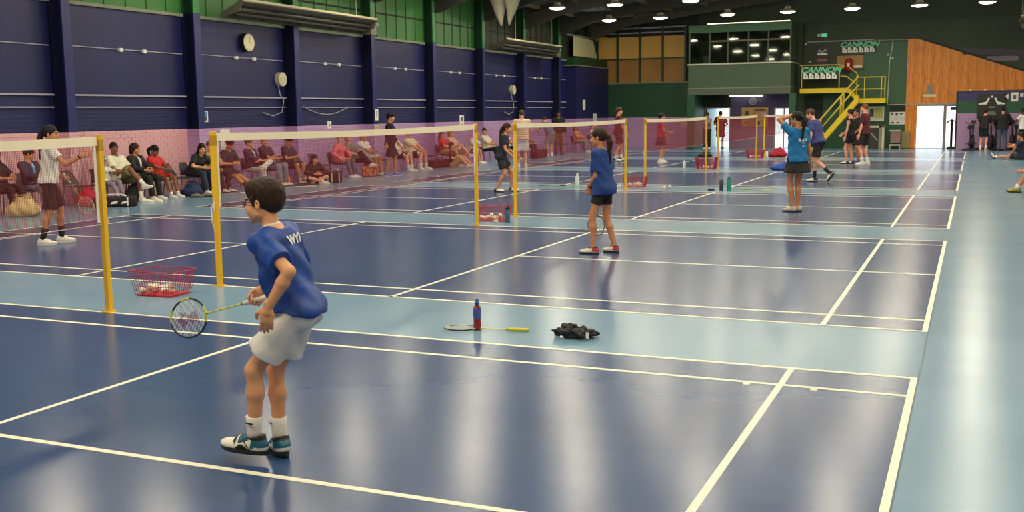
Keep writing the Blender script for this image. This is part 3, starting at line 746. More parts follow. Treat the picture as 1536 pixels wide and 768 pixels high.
    if style != 'bald':
        Fr = Field(np.minimum(hc-0.24*hs, hw(0,-0.1,-0.45)-0.12), hc+0.24*hs, max(0.006, hv*1.1)) if style in ('long','ponytail','longback') else Field(hc-0.22*hs, hc+0.22*hs, max(0.0045, hv))
        B = lambda p, k=0.0, op='u': Fr.add(p, k*hs, op); vol = {'buzz':-0.006}.get(style, 0.0)
        if style == 'thick': B(E(0,-0.017,0.040,(0.082,0.108,0.102)))
        else: B(E(0,-0.017,0.034,(0.083+vol,0.104+vol,0.097+vol)))
        if style in ('thick',): B(E(0,0.035,0.088,(0.070,0.062,0.042)), 0.03); B(E(0,-0.03,0.075,(0.086,0.085,0.062)), 0.03); B(E(0,-0.08,0.02,(0.07,0.042,0.07)), 0.03)
        slope = 0.615; zc = {'thick':0.0,'bob':-0.02,'short':0.010,'buzz':0.012}.get(style, 0.004)
        nn = nrm(hu - hf*slope); pc = hw(0,0.03,zc)
        Fr.add(halfspace(pc, -nn), 0.012*hs, 'i')
        if style in ('short','thick','buzz'):
            for sg in (1, -1): B(E(sg*0.088,-0.006,-0.014,(0.030,0.026,0.036)), 0.006, 's')
        for sg in (1, -1): B(C((sg*0.071,0.022,0.03),(sg*0.071,0.016,-0.012),0.012,0.007), 0.01)
        if style in ('long','longback'):
            for sg in (1, -1):
                B(C((sg*0.066,-0.02,0.02),(sg*0.080,-0.035,-0.12),0.030,0.034), 0.03)
                e2 = neck + up*-0.13*s + lats*sg*0.085*g - fws*(0.075*g)
                Fr.add(cone(hw(sg*0.06,-0.06,-0.10), e2, 0.042*hs, 0.03*hs), 0.04*hs)
                if style == 'long':
                    e3 = neck - up*0.15*s + lats*sg*0.10*g + fws*0.085*g
                    Fr.add(cone(hw(sg*0.078,-0.005,-0.05), e3, 0.024*hs, 0.018*hs), 0.03*hs)
            Fr.add(cone(hw(0,-0.085,-0.02), neck-up*0.14*s-fws*0.095*g, 0.055*hs, 0.035*hs), 0.05*hs)
        if style == 'ponytail':
            B(C((0,-0.105,0.03),(0,-0.14,0.0),0.026,0.028), 0.015)
            tip = neck-up*0.20*s-fws*0.115*g; m_ = hw(0,-0.15,-0.06)
            Fr.add(cone(hw(0,-0.135,0.0), m_, 0.028*hs, 0.036*hs), 0.02*hs); Fr.add(cone(m_, tip, 0.036*hs, 0.014*hs), 0.02*hs)
        if style == 'bun': B(E(0,-0.105,0.085,(0.04,0.04,0.036)), 0.012)
        if style == 'bob':
            for sg in (1, -1): B(C((sg*0.068,-0.01,0.03),(sg*0.074,-0.02,-0.085),0.030,0.024), 0.03)
            B(C((0,-0.08,0.0),(0,-0.085,-0.09),0.055,0.045), 0.04)
        if style == 'fringe': B(E(0,0.062,0.058,(0.062,0.03,0.03)), 0.02)
        Fr.ripple(0.0022*hs, 190, 170, 60, ph)
        v, f = Fr.mesh(); link('hair', quads_to_mesh('hair', [(v, f, 0)], [hm]), None, root)
    # ---- clothes
    if top:
        tm = top['m']; ease = top.get('ease', 0.016); t0, t1 = top.get('hem', -0.12), 0.975
        Fc = Field(lo-0.03, hi+0.03, top.get('vox', vox))
        Fc.add(trunk(pelvis, up, mid, midf, TL, scaled(ease, t0, t1, top.get('loose', 0.06))), 0.0)
        for sg in (1, -1):
            sh = shL if sg > 0 else shR; B_ = AL if sg > 0 else AR
            Fc.add(cone(neck-up*0.035*s+lats*sg*0.05*g, sh, 0.045*g+ease*0.6, 0.050*g+ease*0.8), 0.035*s)
            if fem: Fc.add(ell(pelvis+up*TL*0.66+lats*sg*0.064*g+fws*0.078*g, np.eye(3), (0.060*g+ease*0.5,)*3), 0.04*s)
            sl = top.get('sleeve', 0.58); e, w = B_[1], B_[2]
            if sl > 0:
                r0, r1 = 0.050*lw+ease*0.8, top.get('cuff', 0.055)*lw+ease*0.8
                if sl <= 1: Fc.add(cone(sh, sh+(e-sh)*sl, r0, r1, flat=True), 0.035*s)
                else:
                    Fc.add(cone(sh, e, r0, 0.044*lw+ease), 0.035*s); Fc.add(cone(e, e+(w-e)*(sl-1), 0.044*lw+ease, 0.032*lw+ease, flat=True), 0.015*s)
        for sg in (1, -1): Fc.add(ell(pelvis+latp*sg*0.07*g-fw*0.050*g-up*0.05*s, np.eye(3), (0.067*g+ease+0.003,)*3), 0.06*s)
        if bottom and bottom['t'] != 'skirt':
            for hp_, k, a, fd, fl, fu in (LL, LR): Fc.add(cone(hp_-up*0.01, hp_+(k-hp_)*0.7, 0.082*lw+0.024, 0.075*lw+0.022), 0.04*s)
        Fc.add(ell(pelvis-fw*0.03*g-up*0.06*s, np.stack([latp, fw, up], 1), (0.145*g+0.014, 0.098*g+0.020, 0.075*g+0.035)), 0.05*s)
        Fc.add(halfspace(pelvis+up*t0*TL, -up+fw*top.get('tilt', 0.0)), 0.004, 'i')
        if top.get('hood'): Fc.add(ell(neck-fws*0.075*g+up*0.01*s, np.stack([lats, fws, up], 1), (0.10*g, 0.05*g, 0.06*g)), 0.03*s)
        Fc.ripple(top.get('fold', 0.004), 34, 31, 26, ph)
        Fc.add(cone(neck-up*0.015*s+fw*0.012*s, neck+up*0.12*s, nr*1.12, nr*1.3), 0.006, 's')
        v, f = Fc.mesh()
        so = link(top.get('name', 'shirt'), quads_to_mesh('shirt', [(v, f, 0)], [tm]), None, root)
        root['_shirt'] = so.name
        if top.get('collar'):
            cb_ = MB(); ring = []
            for q in range(20):
                a = 2*math.pi*q/20; ring.append(neck + up*0.024*s - up*(0.004+0.018*(math.cos(a) > 0)*math.cos(a))*s + lats*math.sin(a)*(nr*1.14) + fws*(math.cos(a)*nr*1.14+0.010*s))
            cb_.tube(ring, top.get('collar_r', 0.011)*s, 6, closed=True).build('collar', top['collar'], root, smooth=True)
        if top.get('inner'):   # a paler shirt front showing inside an open jacket
            Fi = Field(lo, hi, vox); Fi.add(trunk(pelvis, up, mid, midf, TL, scaled(ease+0.018, 0.3, 0.95)), 0)
            cp = pelvis+up*TL*0.70+fws*(0.16*g); Fi.add(ell(cp, np.stack([lats, fws, up], 1), (0.036*g, 0.12*g, 0.17*s)), 0, 'i')
            v, f = Fi.mesh(); link('shirt_front', quads_to_mesh('shirt_front', [(v, f, 0)], [top['inner']]), None, root)
    if bottom:
        bm_ = bottom['m']; ease = bottom.get('ease', 0.016); ty = bottom['t']
        Fb = Field(lo-0.05, hi+0.05, bottom.get('vox', vox))
        t1 = bottom.get('waist', 0.10)
        Fb.add(trunk(pelvis, up, latp, fw, TL, scaled(min(ease*0.6, 0.008), -0.22, t1, 0.0), flat=True), 0)
        Fb.add(ell(pelvis-fw*0.03*g-up*0.06*s, np.stack([latp, fw, up], 1), (0.142*g, 0.094*g, 0.075*g)), 0.03*s)
        for sg in (1, -1): Fb.add(ell(pelvis+latp*sg*0.07*g-fw*0.055*g-up*0.07*s, np.eye(3), (0.062*g+ease*0.3,)*3), 0.03*s)
        ln = bottom.get('len', 0.7)
        for hp_, k, a, fd, fl, fu in (LL, LR):
            if ty in ('shorts', 'skirt'):
                rr = bottom.get('flare', 0.098)*lw
                Fb.add(cone(hp_-up*0.01, hp_+(k-hp_)*ln, 0.080*lw+ease*0.5, rr+ease*0.4, flat=True), bottom.get('k', 0.05)*s)
            else:
                tight = ty == 'leggings'; r1, r2 = (0.057, 0.038) if tight else (0.068, 0.056)
                Fb.add(cone(hp_, k, 0.084*lw+ease, r1*lw+ease*0.5), 0.045*s)
                if tight:
                    c1 = k+(a-k)*0.32; Fb.add(cone(k, c1, 0.055*lw+ease*.5, 0.057*lw+ease*.5), 0.02); Fb.add(cone(c1, a+(k-a)*0.04, 0.057*lw+ease*.5, r2*lw+ease*0.4, flat=True), 0.02)
                else: Fb.add(cone(k, a+(k-a)*bottom.get('cut', 0.05), r1*lw+ease*0.5, r2*lw+ease*0.4, flat=True), 0.03*s)
        if ty == 'skirt' and bottom.get('cone'):
            zz = bottom['cone']; Fb.add(trunk(pelvis, V3(0,0,1), latp, V3(0,1,0), 1.0, [[-zz, 0.23*g, 0.21*g, 0],[0.0, 0.16*g+0.004, 0.118*g+0.004, 0],[0.05*s, 0.145*g, 0.105*g, 0]]), 0.02)
        Fb.ripple(bottom.get('fold', 0.0045), 30, 33, 22, ph+1)
        v, f = Fb.mesh(); link(bottom.get('name', {'shorts':'shorts','skirt':'skirt'}.get(ty, 'trousers')), quads_to_mesh('shorts', [(v, f, 0)], [bm_]), None, root)
    # ---- socks and shoes
    for sg, (hp_, k, a, fd, fl, fu) in ((1, LL), (-1, LR)):
        if socks:
            r_ = 0.040*lw; sd = nrm(k-a); hgt = socks.get('h', 0.11)*s; tl = 0.68*np.linalg.norm(k-a); rs = lambda t: (0.034+0.02*min(1, t/tl))*lw+0.0055
            MB().tube([a-sd*0.015, a+sd*0.03, a+sd*hgt*0.6, a+sd*hgt, a+sd*(hgt+0.004)], [r_*0.98, max(r_, rs(0.03)), rs(hgt*0.6), rs(hgt), rs(hgt)-0.004], 14).build('sock', socks['m'], root, smooth=True)
        if shoes:
            q = s*shoes.get('size', 1.0); w = lambda aa, bb, cc: a + fl*aa*q + fd*bb*q + fu*cc*q
            FR = np.stack([fl, fd, fu], 1)
            Fs = Field(np.minimum(w(0,-0.1,0), w(0,0.22,0))-0.1*q, np.maximum(w(0,-0.1,0), w(0,0.22,0))+0.1*q, 0.003 if vox < 0.008 else max(0.0045, min(vox, 0.012)))
            Fs.add(ell(w(0,-0.035,-0.040), FR, (0.037*q,0.046*q,0.040*q))); Fs.add(ell(w(0,0.035,-0.036), FR, (0.040*q,0.075*q,0.042*q)), 0.03*q)
            Fs.add(ell(w(0,0.118,-0.052), FR, (0.046*q,0.078*q,0.029*q)), 0.03*q); Fs.add(cone(w(0,-0.022,-0.03), w(0,-0.014,0.008), 0.043*q, 0.045*q, flat=True), 0.015*q)
            Fs.add(cone(w(0,0.03,-0.005), w(0,0.08,-0.03), 0.022*q, 0.018*q), 0.02*q)
            Fs.add(halfspace(w(0,0,-0.070), -fu), 0.0, 'i')
            v, f = Fs.mesh(); cc = v[f].mean(1)-a; ly = cc@fd/q; lz = cc@fu/q; lx = cc@fl/q
            mi = shoes['fn'](lx, ly, lz) if 'fn' in shoes else 0
            so = link('shoe', quads_to_mesh('shoe', [(v, f, mi)], shoes['m'] if isinstance(shoes['m'], list) else [shoes['m']]), None, root)
            out = []
            for tt in np.linspace(0, 2*math.pi, 18, endpoint=False):
                yy = 0.055+0.138*math.cos(tt); wd = 0.039+0.010*np.clip((yy-0.02)/0.1, 0, 1)
                out.append((wd*math.sin(tt)*(1-0.10*math.cos(tt)**4), yy))
            sb = MB(); n_ = len(out)
            vs = [w(p[0], p[1], -0.086+0.004*max(0, (p[1]-0.12)/0.07)) for p in out] + [w(p[0]*1.05, p[1]*1.02-0.001, -0.064) for p in out]
            sb._add(vs, [tuple(range(n_))[::-1], tuple(range(n_, 2*n_))] + [(i, (i+1) % n_, (i+1) % n_+n_, i+n_) for i in range(n_)])
            sb.build('sole', shoes['sole'], so)
            if shoes.get('laces'):
                lb = MB()
                for t_ in (0.035, 0.055, 0.075): lb.tube([w(-0.024,t_,-0.004-(t_-0.03)*0.45), w(0,t_+0.004,0.006-(t_-0.03)*0.5), w(0.024,t_,-0.004-(t_-0.03)*0.45)], 0.0035*q, 5)
                lb.build('laces', shoes['laces'], so)
    info = dict(root=root, neck=neck, up=up, lats=lats, fws=fws, pelvis=pelvis, TL=TL, AL=AL, AR=AR, LL=LL, LR=LR, hc=hc, hl=hl, hf=hf, hu=hu, hs=hs, s=s, g=g, L=L, rz=rz)
    return info
def to_world(info, p):
    c, s_ = math.cos(info['rz']), math.sin(info['rz']); r = info['root'].location
    return V3(r[0]+p[0]*c-p[1]*s_, r[1]+p[0]*s_+p[1]*c, r[2]+p[2])
def dir_world(info, d):
    c, s_ = math.cos(info['rz']), math.sin(info['rz']); return V3(d[0]*c-d[1]*s_, d[0]*s_+d[1]*c, d[2])
def grip_point(info, side):
    """centre of the closed fist and the axis a handle takes through it, in world space"""
    sh, e, w, d, n, lt, cu, sp = info['AL' if side > 0 else 'AR']; q = min(1.0, 0.94*info['s']+0.02)
    return to_world(info, w+d*0.080*q+n*0.030*q), dir_world(info, lt)
# ------------------------------------------------------------------ rackets
M_STR = M('string_pale', (225,225,220), 0.4); M_BLK = M('black_gloss', (22,24,26), 0.3)
def racket(label, grip_c, axis, normal, frame_c, accent_c, grip_col, near=False, logo=None, group=None, cat='racket'):
    """grip_c: world centre of the handle; axis: towards the head; normal: roughly the string plane's normal"""
    y = nrm(np.array(axis, float)); z = np.array(normal, float); z = nrm(z - y*(z@y)); x = np.cross(y, z)
    r = empty('badminton_racket'); m = Matrix.Identity(4)
    for i in range(3): m[i][0] = x[i]; m[i][1] = y[i]; m[i][2] = z[i]; m[i][3] = grip_c[i]
    r.matrix_world = m; tag(r, label, cat, group)
    fm = M('racket_frame_%d_%d_%d' % frame_c, frame_c, 0.3); am = M('racket_frame_%d_%d_%d' % accent_c, accent_c, 0.3)
    gm_ = M('racket_grip_%d_%d_%d' % grip_col, grip_col, 0.7, bump=((30,90,30), 0.5))
    a, b, yc = 0.102, 0.127, 0.462; N = 48
    ov = [(a*math.sin(t)*(1-0.06*math.cos(t)), yc+b*math.cos(t), 0) for t in np.linspace(0, 2*math.pi, N, endpoint=False)]
    f = MB().tube(ov, 0.0055, 6, closed=True)
    mi = []
    for i in range(N): mi += [1 if (i < 5 or 21 <= i < 27 or (9 < i < 14)) else 0]*6
    f.mi = mi; f.build('frame', [fm, am], r, smooth=True)
    MB().tube([(0,0.075,0),(0,0.10,0),(0,0.31,0),(0,0.335,0)], [0.008,0.0045,0.0038,0.007], 8).build('shaft', [am], r, smooth=True)
    MB().tube([(-0.022,0.342,0),(0,0.328,0),(0.022,0.342,0)], 0.006, 6).build('throat', am, r, smooth=True)
    MB().tube([(0,-0.095,0),(0,-0.09,0),(0,-0.085,0),(0,0.06,0),(0,0.075,0)], [0.013,0.0155,0.0135,0.0125,0.009], 8).build('grip', gm_, r, smooth=True)
    MB().tube([(0,0.072,0),(0,0.082,0)], 0.0095, 8).build('grip_ring', M_BLK, r, smooth=True)
    st = MB(); nx, ny = (21, 24) if near else (9, 11); th = 0.0009 if near else 0.0016
    def inside_logo(px, py):
        if not logo: return False
        u_, v_ = px/a, (py-yc)/b     # emblem painted on the strings: two leaves over a forked stem
        if abs(u_) < 0.16+0.25*max(0, -v_) and -0.55 < v_ < 0.05: return True
        if 0.0 < v_ < 0.42 and 0.12 < abs(u_) < 0.12+0.62*(v_+0.1): return True
        return (u_*u_ + (v_-0.42)**2) < 0.03
    for k in range(nx):
        px = -a+2*a*(k+0.5)/nx; hh = b*math.sqrt(max(0, 1-(px/a)**2)); seg = 16 if logo else 1
        for j in range(seg):
            y0, y1 = yc-hh+2*hh*j/seg, yc-hh+2*hh*(j+1)/seg; l = inside_logo(px, (y0+y1)/2)
            w_ = 0.0024 if l else th
            st.box((px-w_/2, y0, -0.0006), (px+w_/2, y1, 0.0006), 1 if l else 0)
    for k in range(ny):
        py = yc-b+2*b*(k+0.5)/ny; hh = a*math.sqrt(max(0, 1-((py-yc)/b)**2)); seg = 14 if logo else 1
        for j in range(seg):
            x0, x1 = -hh+2*hh*j/seg, -hh+2*hh*(j+1)/seg; l = inside_logo((x0+x1)/2, py)
            w_ = 0.0024 if l else th
            st.box((x0, py-w_/2, -0.0004), (x1, py+w_/2, 0.0008), 1 if l else 0)
    so = st.build('string_bed', [M_STR, M('emblem_red', (150,70,80), 0.5)], r); so['kind'] = 'stuff'
    return r
def lying_racket(label, x, y, heading, *cols, near=False, group=None):
    h = math.radians(heading); ax = (-math.sin(h), math.cos(h), 0)
    return racket(label, (x, y, 0.0165), ax, (0,0,1), *cols, near=near, group=group)

# ------------------------------------------------------------------ nets
M_YEL = M('post_yellow', (236,186,36), 0.4); M_TAPE = M('net_tape_cream', (250,236,205), 0.6); M_NET = M('net_maroon', (146,34,46), 0.7)
post_no = ['nearest the camera', 'second', 'third', 'fourth', 'fifth', 'sixth', 'seventh', 'eighth', 'ninth', 'tenth', 'eleventh', 'twelfth']
def make_post(x, y, lab, side):
    p = tag(empty('net_post', (x, y, 0)), lab, 'post', 'yellow badminton net posts')
    MB().box((-0.024,-0.024,0.012), (0.024,0.024,1.56)).build('pole', M_YEL, p, bevel=0.004)
    MB().box((-0.045,-0.05,0), (0.045,0.05,0.012)).build('foot_plate', M_YEL, p)
    MB().box((-0.026,-0.026,1.42), (0.026,0.026,1.52)).build('clamp', M('clamp_dark_gold', (190,140,30), 0.4), p)
    MB().tube([(0,side*0.03,0.55),(-0.012,side*0.055,0.66),(-0.02,side*0.05,0.80),(0,side*0.03,0.86),(0.01,side*0.045,0.78)], 0.007, 5).build('tie_cord', M('cord_cream', (232,214,180), 0.6), p)
    return p
def make_net(i, y0, y1):
    n = tag(empty('badminton_net', (-6.7, y0, 0)), ['maroon net with cream tape on the nearest court, cut by the photo edge', 'maroon net with cream tape on the second court, before most seated spectators',
        'maroon net with cream tape on the third court, behind the girl in blue', 'short looking maroon net on the fourth court, before the woman in red',
        'maroon net on the fifth court before the purple notice wall', 'furthest maroon net, behind the girl in cyan'][i], 'net', 'badminton nets')
    W_ = y1-y0; sag = lambda t: 1.545-0.024*4*t*(1-t)
    K = 24; tp = MB(); ms = MB(); bc = MB()
    for k in range(K):
        ta, tb = k/K, (k+1)/K; ya, yb = W_*ta, W_*tb; za, zb = sag(ta), sag(tb)
        tp._add([(x_, yy, zz+dz) for x_ in (-0.006,0.006) for yy, zz in ((ya,za),(yb,zb)) for dz in (-0.078, 0)],
                [(0,1,3,2),(4,6,7,5),(1,5,7,3),(0,2,6,4),(0,4,5,1),(2,3,7,6)])
    tp.build('tape', M_TAPE, n)
    step = 0.016 if i < 2 else (0.03 if i < 4 else 0.045); th = step*(0.105, 0.12, 0.15, 0.20, 0.22, 0.22)[i]; m_ = int(W_/step)
    for k in range(1, m_):
        yy = W_*k/m_; zt = sag(k/m_)-0.07
        ms.box((-0.0008, yy-th/2, zt-0.69), (0.0008, yy+th/2, zt))
    rows = int(0.69/step)
    for r_ in range(1, rows+1):
        for k in range(K):
            ta, tb = k/K, (k+1)/K; z0, z1 = sag(ta)-0.07-0.69*r_/rows, sag(tb)-0.07-0.69*r_/rows
            ms._add([(-0.0005,W_*ta,z0-th/2),(-0.0005,W_*tb,z1-th/2),(-0.0005,W_*tb,z1+th/2),(-0.0005,W_*ta,z0+th/2)], [(0,1,2,3)])
    so = ms.build('mesh', M_NET, n); so['kind'] = 'stuff'
    bc.tube([(0,W_*t,sag(t)-0.76) for t in np.linspace(0,1,9)], 0.003, 5).build('bottom_cord', M('cord_pale', (220,190,180), 0.6), n)
    for yy in (0.03, W_-0.03): MB().box((-0.004,yy-0.016,0.80), (0.004,yy+0.016,1.47)).build('side_tape', M('side_tape', (236,222,205), 0.6), n)
    for yy in (-0.02, W_+0.02): MB().tube([(0.0,yy,1.51),(0.0,yy+(0.03 if yy < 1 else -0.03),1.51)], 0.004, 5).build('tie_cord', M_TAPE, n)
pn = 0
for i, y in enumerate(COURT_Y):
    if i > 0: make_post(-6.7, y+0.0, 'yellow net post at the near end of court %s net' % ['one','two','three','four','five','six'][i], -1)
    make_post(-6.7, y+CW, 'yellow net post at the far end of court %s net' % ['one','two','three','four','five','six'][i], 1)
    make_net(i, y+0.03, y+CW-0.03)

# ------------------------------------------------------------------ red wire baskets and shuttlecocks
M_RED = M('wire_crimson', (170,26,52), 0.4); M_FEA = M('feather_cream', (248,240,222), 0.6); M_CORK = M('cork_white', (240,232,214), 0.5)
def shuttle_mesh():
    b = MB(); b.lathe([(0.002,0.0),(0.009,0.002),(0.013,0.010),(0.013,0.018),(0.0125,0.024)], 10)
    return b.mesh('cork')
def feather_mesh():
    b = MB(); n = 12
    for k in range(n):
        a = 2*math.pi*k/n; a2 = a+2*math.pi/n*0.95; c, s_, c2, s2 = math.cos(a), math.sin(a), math.cos(a2), math.sin(a2)
        b._add([(0.011*c,0.011*s_,0.022),(0.011*c2,0.011*s2,0.022),(0.026*c2,0.026*s2,0.066),(0.034*c,0.034*s_,0.085),(0.0105*c,0.0105*s_,0.022),(0.031*c,0.031*s_,0.085)], [(0,1,2,3),(0,3,5,4)])
    return b.mesh('feathers')
_ck, _fe = shuttle_mesh(), feather_mesh(); _ck.materials.append(M_CORK); _fe.materials.append(M_FEA)
_ck.polygons.foreach_set('use_smooth', [True]*len(_ck.polygons))
SH = [0]
def shuttle(x, y, z, tilt, rz, label, group):
    o = bpy.data.objects.new('shuttlecock', None); COL.objects.link(o); o.empty_display_size = 0.05
    o.location = (x, y, z); o.rotation_euler = (tilt, 0, rz); tag(o, label, 'shuttlecock', group)
    for nm, me in (('cork', _ck), ('feathers', _fe)):
        c = bpy.data.objects.new(nm, me); COL.objects.link(c); c.parent = o
def basket(x, y, rz, label, n, gname, w=0.52, d=0.36, h=0.235, mesh=0.034, thick=0.0028):
    b = tag(empty('wire_basket', (x, y, 0), rz), label, 'basket', 'red wire shuttle baskets')
    def P(u, v, t): # u,v in -1..1 round the side, t height
        k = 0.80+0.20*t; return (u*w/2*k, v*d/2*k, 0.006+t*h)
    ring = lambda t, r, mb: mb.tube([P(-1,-1,t),P(1,-1,t),P(1,1,t),P(-1,1,t)], r, 6, closed=True)
    ring(1.0, 0.0055, MB()).build('rim', M_RED, b, smooth=True); ring(0.0, 0.004, MB()).build('base_ring', M_RED, b, smooth=True)
    wm = MB()
    for t in (0.2,0.4,0.6,0.8): ring(t, thick*0.8, wm)
    nx, ny = int(w/mesh), int(d/mesh)
    for k in range(nx+1):
        u = -1+2*k/nx
        for v in (-1, 1): wm.tube([P(u,v,0),P(u,v,1)], thick, 4)
        wm.tube([P(u,-1,0),P(u,1,0)], thick, 4)
    for k in range(ny+1):
        v = -1+2*k/ny
        for u in (-1, 1): wm.tube([P(u,v,0),P(u,v,1)], thick, 4)
        wm.tube([P(-1,v,0),P(1,v,0)], thick, 4)
    so = wm.build('wire_mesh', M_RED, b); so['kind'] = 'stuff'
    MB().box((-w*0.385,-d*0.385,0.009), (w*0.385,d*0.385,0.014)).build('liner', M('liner_red', (190,30,44), 0.5), b)
    rnd = random.Random(int(x*100)); c, s_ = math.cos(rz), math.sin(rz)
    for k in range(n):
        lx = -w*0.33+w*0.66*((k % 6)+0.5)/6; ly = -d*0.27+d*0.54*((k//6)+0.5)/max(1, (n+5)//6)
        shuttle(x+lx*c-ly*s_, y+lx*s_+ly*c, 0.05+0.012*(k % 3), rnd.choice([1.35,1.75,-1.4]), rnd.uniform(0,6.28), 'white feather shuttlecock lying in the %s' % gname, 'shuttlecocks in the '+gname)
basket(-6.90, -0.60, 0.03, 'red wire basket of shuttlecocks between the two nearest yellow posts', 14, 'nearest red wire basket')
basket(-6.75, 6.86, 0.05, 'red wire basket of shuttlecocks beside the slate blue flask and third post', 12, 'red wire basket beside the blue flask')
basket(-6.80, 14.8, 0.1, 'red wire basket with a row of shuttlecocks between the third and fourth nets', 12, 'red wire basket behind the girl in blue', mesh=0.04)
basket(-6.98, 22.6, 0.0, 'red wire basket topped by a black bag near the doorway nets', 8, 'red wire basket under the black bag', w=0.6, d=0.4, h=0.34, mesh=0.05, thick=0.005)
basket(-6.97, 30.2, 0.0, 'furthest red wire basket, between the last two nets', 6, 'furthest red wire basket', w=0.6, d=0.4, h=0.28, mesh=0.05, thick=0.005)
bb = tag(empty('black_bag', (-7.05, 22.7, 0.345)), 'black bag lying on top of the red wire basket', 'bag')
MB().lathe([(0.16,0.0),(0.22,0.03),(0.22,0.07),(0.14,0.12),(0.05,0.135)], 14).build('body', fab('black', (30,30,32)), bb, smooth=True)
MB().tube([(-0.1,0,0.10),(-0.05,0,0.155),(0.05,0,0.155),(0.1,0,0.10)], 0.01, 6).build('handle', fab('black', (30,30,32)), bb, smooth=True)
G = 'loose shuttlecocks on the floor'
for k, (x, y, lab) in enumerate([(-5.10,6.85,'white shuttlecock on the pale strip behind the legs of the girl in blue'), (-6.56,6.42,'white shuttlecock in front of the basket beside the slate flask'),
     (-7.15,14.5,'white shuttlecock on the floor left of the third red basket'), (-5.96,14.2,'left one of two white shuttlecocks right of the third basket'), (-5.84,14.4,'right one of two white shuttlecocks right of the third basket'),
     (-12.93,16.93,'lone white shuttlecock in front of the man in white polo')]):
    shuttle(x, y, 0.034 if k != 3 else 0.034, 1.25, k*1.1, lab, G)

# ------------------------------------------------------------------ bottles and things on the near floor
def bottle(x, y, label, prof, mats, idx, cap=None, cat='bottle', name='drink_bottle', z=0.0, n=18):
    b = tag(empty(name, (x, y, z)), label, cat)
    MB().lathe(prof, n).build('body', mats[0], b, smooth='angle')
    for (nm, pr, m) in idx: MB().lathe(pr, n).build(nm, m, b, smooth='angle')
    return b
M_BERRY = M('drink_berry_red', (128,16,36), 0.15, coat=0.5); M_LBL = M('label_blue', (40,84,170), 0.35, var=((30,30,22), (120,60,130), 0.5, 0.62)); M_CAPB = M('cap_blue', (30,70,150), 0.35)
bx, by = -3.29, -1.10
bottle(bx, by, 'blue capped sports drink bottle of red drink standing on the pale strip', [(0.001,0),(0.030,0.0),(0.033,0.008),(0.031,0.05),(0.029,0.085),(0.028,0.09)], [M_BERRY],
       [('label', [(0.0285,0.09),(0.0325,0.105),(0.033,0.16),(0.030,0.178)], M_LBL), ('shoulder', [(0.030,0.178),(0.026,0.19),(0.017,0.20),(0.015,0.205)], M_BERRY),
        ('cap', [(0.017,0.203),(0.0185,0.205),(0.0185,0.225),(0.013,0.23),(0.012,0.245),(0.008,0.25)], M_CAPB)])
lying_racket('racket with yellow grip lying flat beside the sports drink bottle', -2.97, -1.05, 101.5, (26,24,28), (214,200,60), (214,206,50), near=True)
# black crumpled top
def cloth_pile(name, label, cat, x, y, rx, ry, h, mat, seed, z=0.0, rings=0.0):
    rnd = np.random.RandomState(seed); F = Field((-rx-0.05,-ry-0.05,-0.01), (rx+0.05,ry+0.05,h+0.05), 0.006)
    for k in range(54):
        a = rnd.uniform(0, 6.28); q = math.sqrt(rnd.uniform(rings, 1)); p = np.array([rx*0.82*q*math.cos(a), ry*0.78*q*math.sin(a), 0.018+rnd.uniform(0, h*0.62)*(1-0.45*q)])
        a2 = rnd.uniform(0, 6.28); l = rnd.uniform(0.04, 0.11)*max(rx, 0.15)/0.17; p2 = p + np.array([math.cos(a2)*l, math.sin(a2)*l*0.7, rnd.uniform(-0.02, 0.02)]); p2[2] = max(p2[2], 0.014)
        p2[0] = np.clip(p2[0], -rx*0.9, rx*0.9); p2[1] = np.clip(p2[1], -ry*0.9, ry*0.9)
        F.add(cone(p, p2, rnd.uniform(0.011,0.018), rnd.uniform(0.009,0.016)), 0.007)
    F.ripple(0.004, 80, 95, 60, seed); F.add(halfspace((0,0,0.001), (0,0,-1)), 0, 'i')
    v, f = F.mesh(); o = link(name, quads_to_mesh(name, [(v, f, 0)], [mat]), None, None); o.location = (x, y, z); return tag(o, label, cat)
cp = cloth_pile('crumpled_top', 'black crumpled sports top lying on the pale strip between courts', 'clothing', -2.47, -1.08, 0.19, 0.135, 0.12, fab('black_shiny', (12,12,14), (22,22,26), rough=0.65), 3, rings=0.25)
MB().box((0.125,-0.118,0.02), (0.147,-0.111,0.066)).build('care_label', M('label_white', (235,235,230), 0.6), cp)
# bottle beside the second basket
bottle(-6.42, 6.64, 'slate blue metal flask with black lid beside the second red basket', [(0.001,0),(0.036,0),(0.038,0.01),(0.038,0.19),(0.030,0.205)], [M('flask_slate', (52,96,124), 0.35)], [('lid', [(0.031,0.2),(0.033,0.205),(0.031,0.235),(0.016,0.24),(0.014,0.262)], M_BLK)])
bottle(-6.47, 6.78, 'white bottle behind the slate blue flask', [(0.001,0),(0.026,0),(0.028,0.01),(0.028,0.10),(0.014,0.12),(0.013,0.135)], [M('bottle_white', (230,232,230), 0.3)], [('cap', [(0.015,0.13),(0.015,0.15)], M('bottle_white', (230,232,230)))])
bottle(-8.27, 14.95, 'clear pale bottle standing near the lime racket on the far strip', [(0.001,0),(0.045,0),(0.048,0.02),(0.048,0.20),(0.022,0.25),(0.02,0.27)], [M('bottle_clear', (214,226,220), 0.1)], [('cap', [(0.024,0.265),(0.024,0.295)], M('bottle_white', (230,232,230)))])
bottle(-4.70, 14.22, 'dark slate bottle beside the teal bottle on the far strip', [(0.001,0),(0.04,0),(0.042,0.01),(0.042,0.21),(0.03,0.23)], [M('flask_charcoal', (48,58,72), 0.35)], [('lid', [(0.031,0.225),(0.031,0.27)], M('lid_grey', (150,156,160), 0.4))])
bottle(-4.53, 14.17, 'teal green bottle standing on the far pale strip', [(0.001,0),(0.044,0),(0.047,0.01),(0.047,0.22),(0.034,0.26)], [M('flask_teal', (30,140,120), 0.3)], [('lid', [(0.03,0.255),(0.03,0.30)], M('flask_teal_dark', (20,100,86), 0.3))])
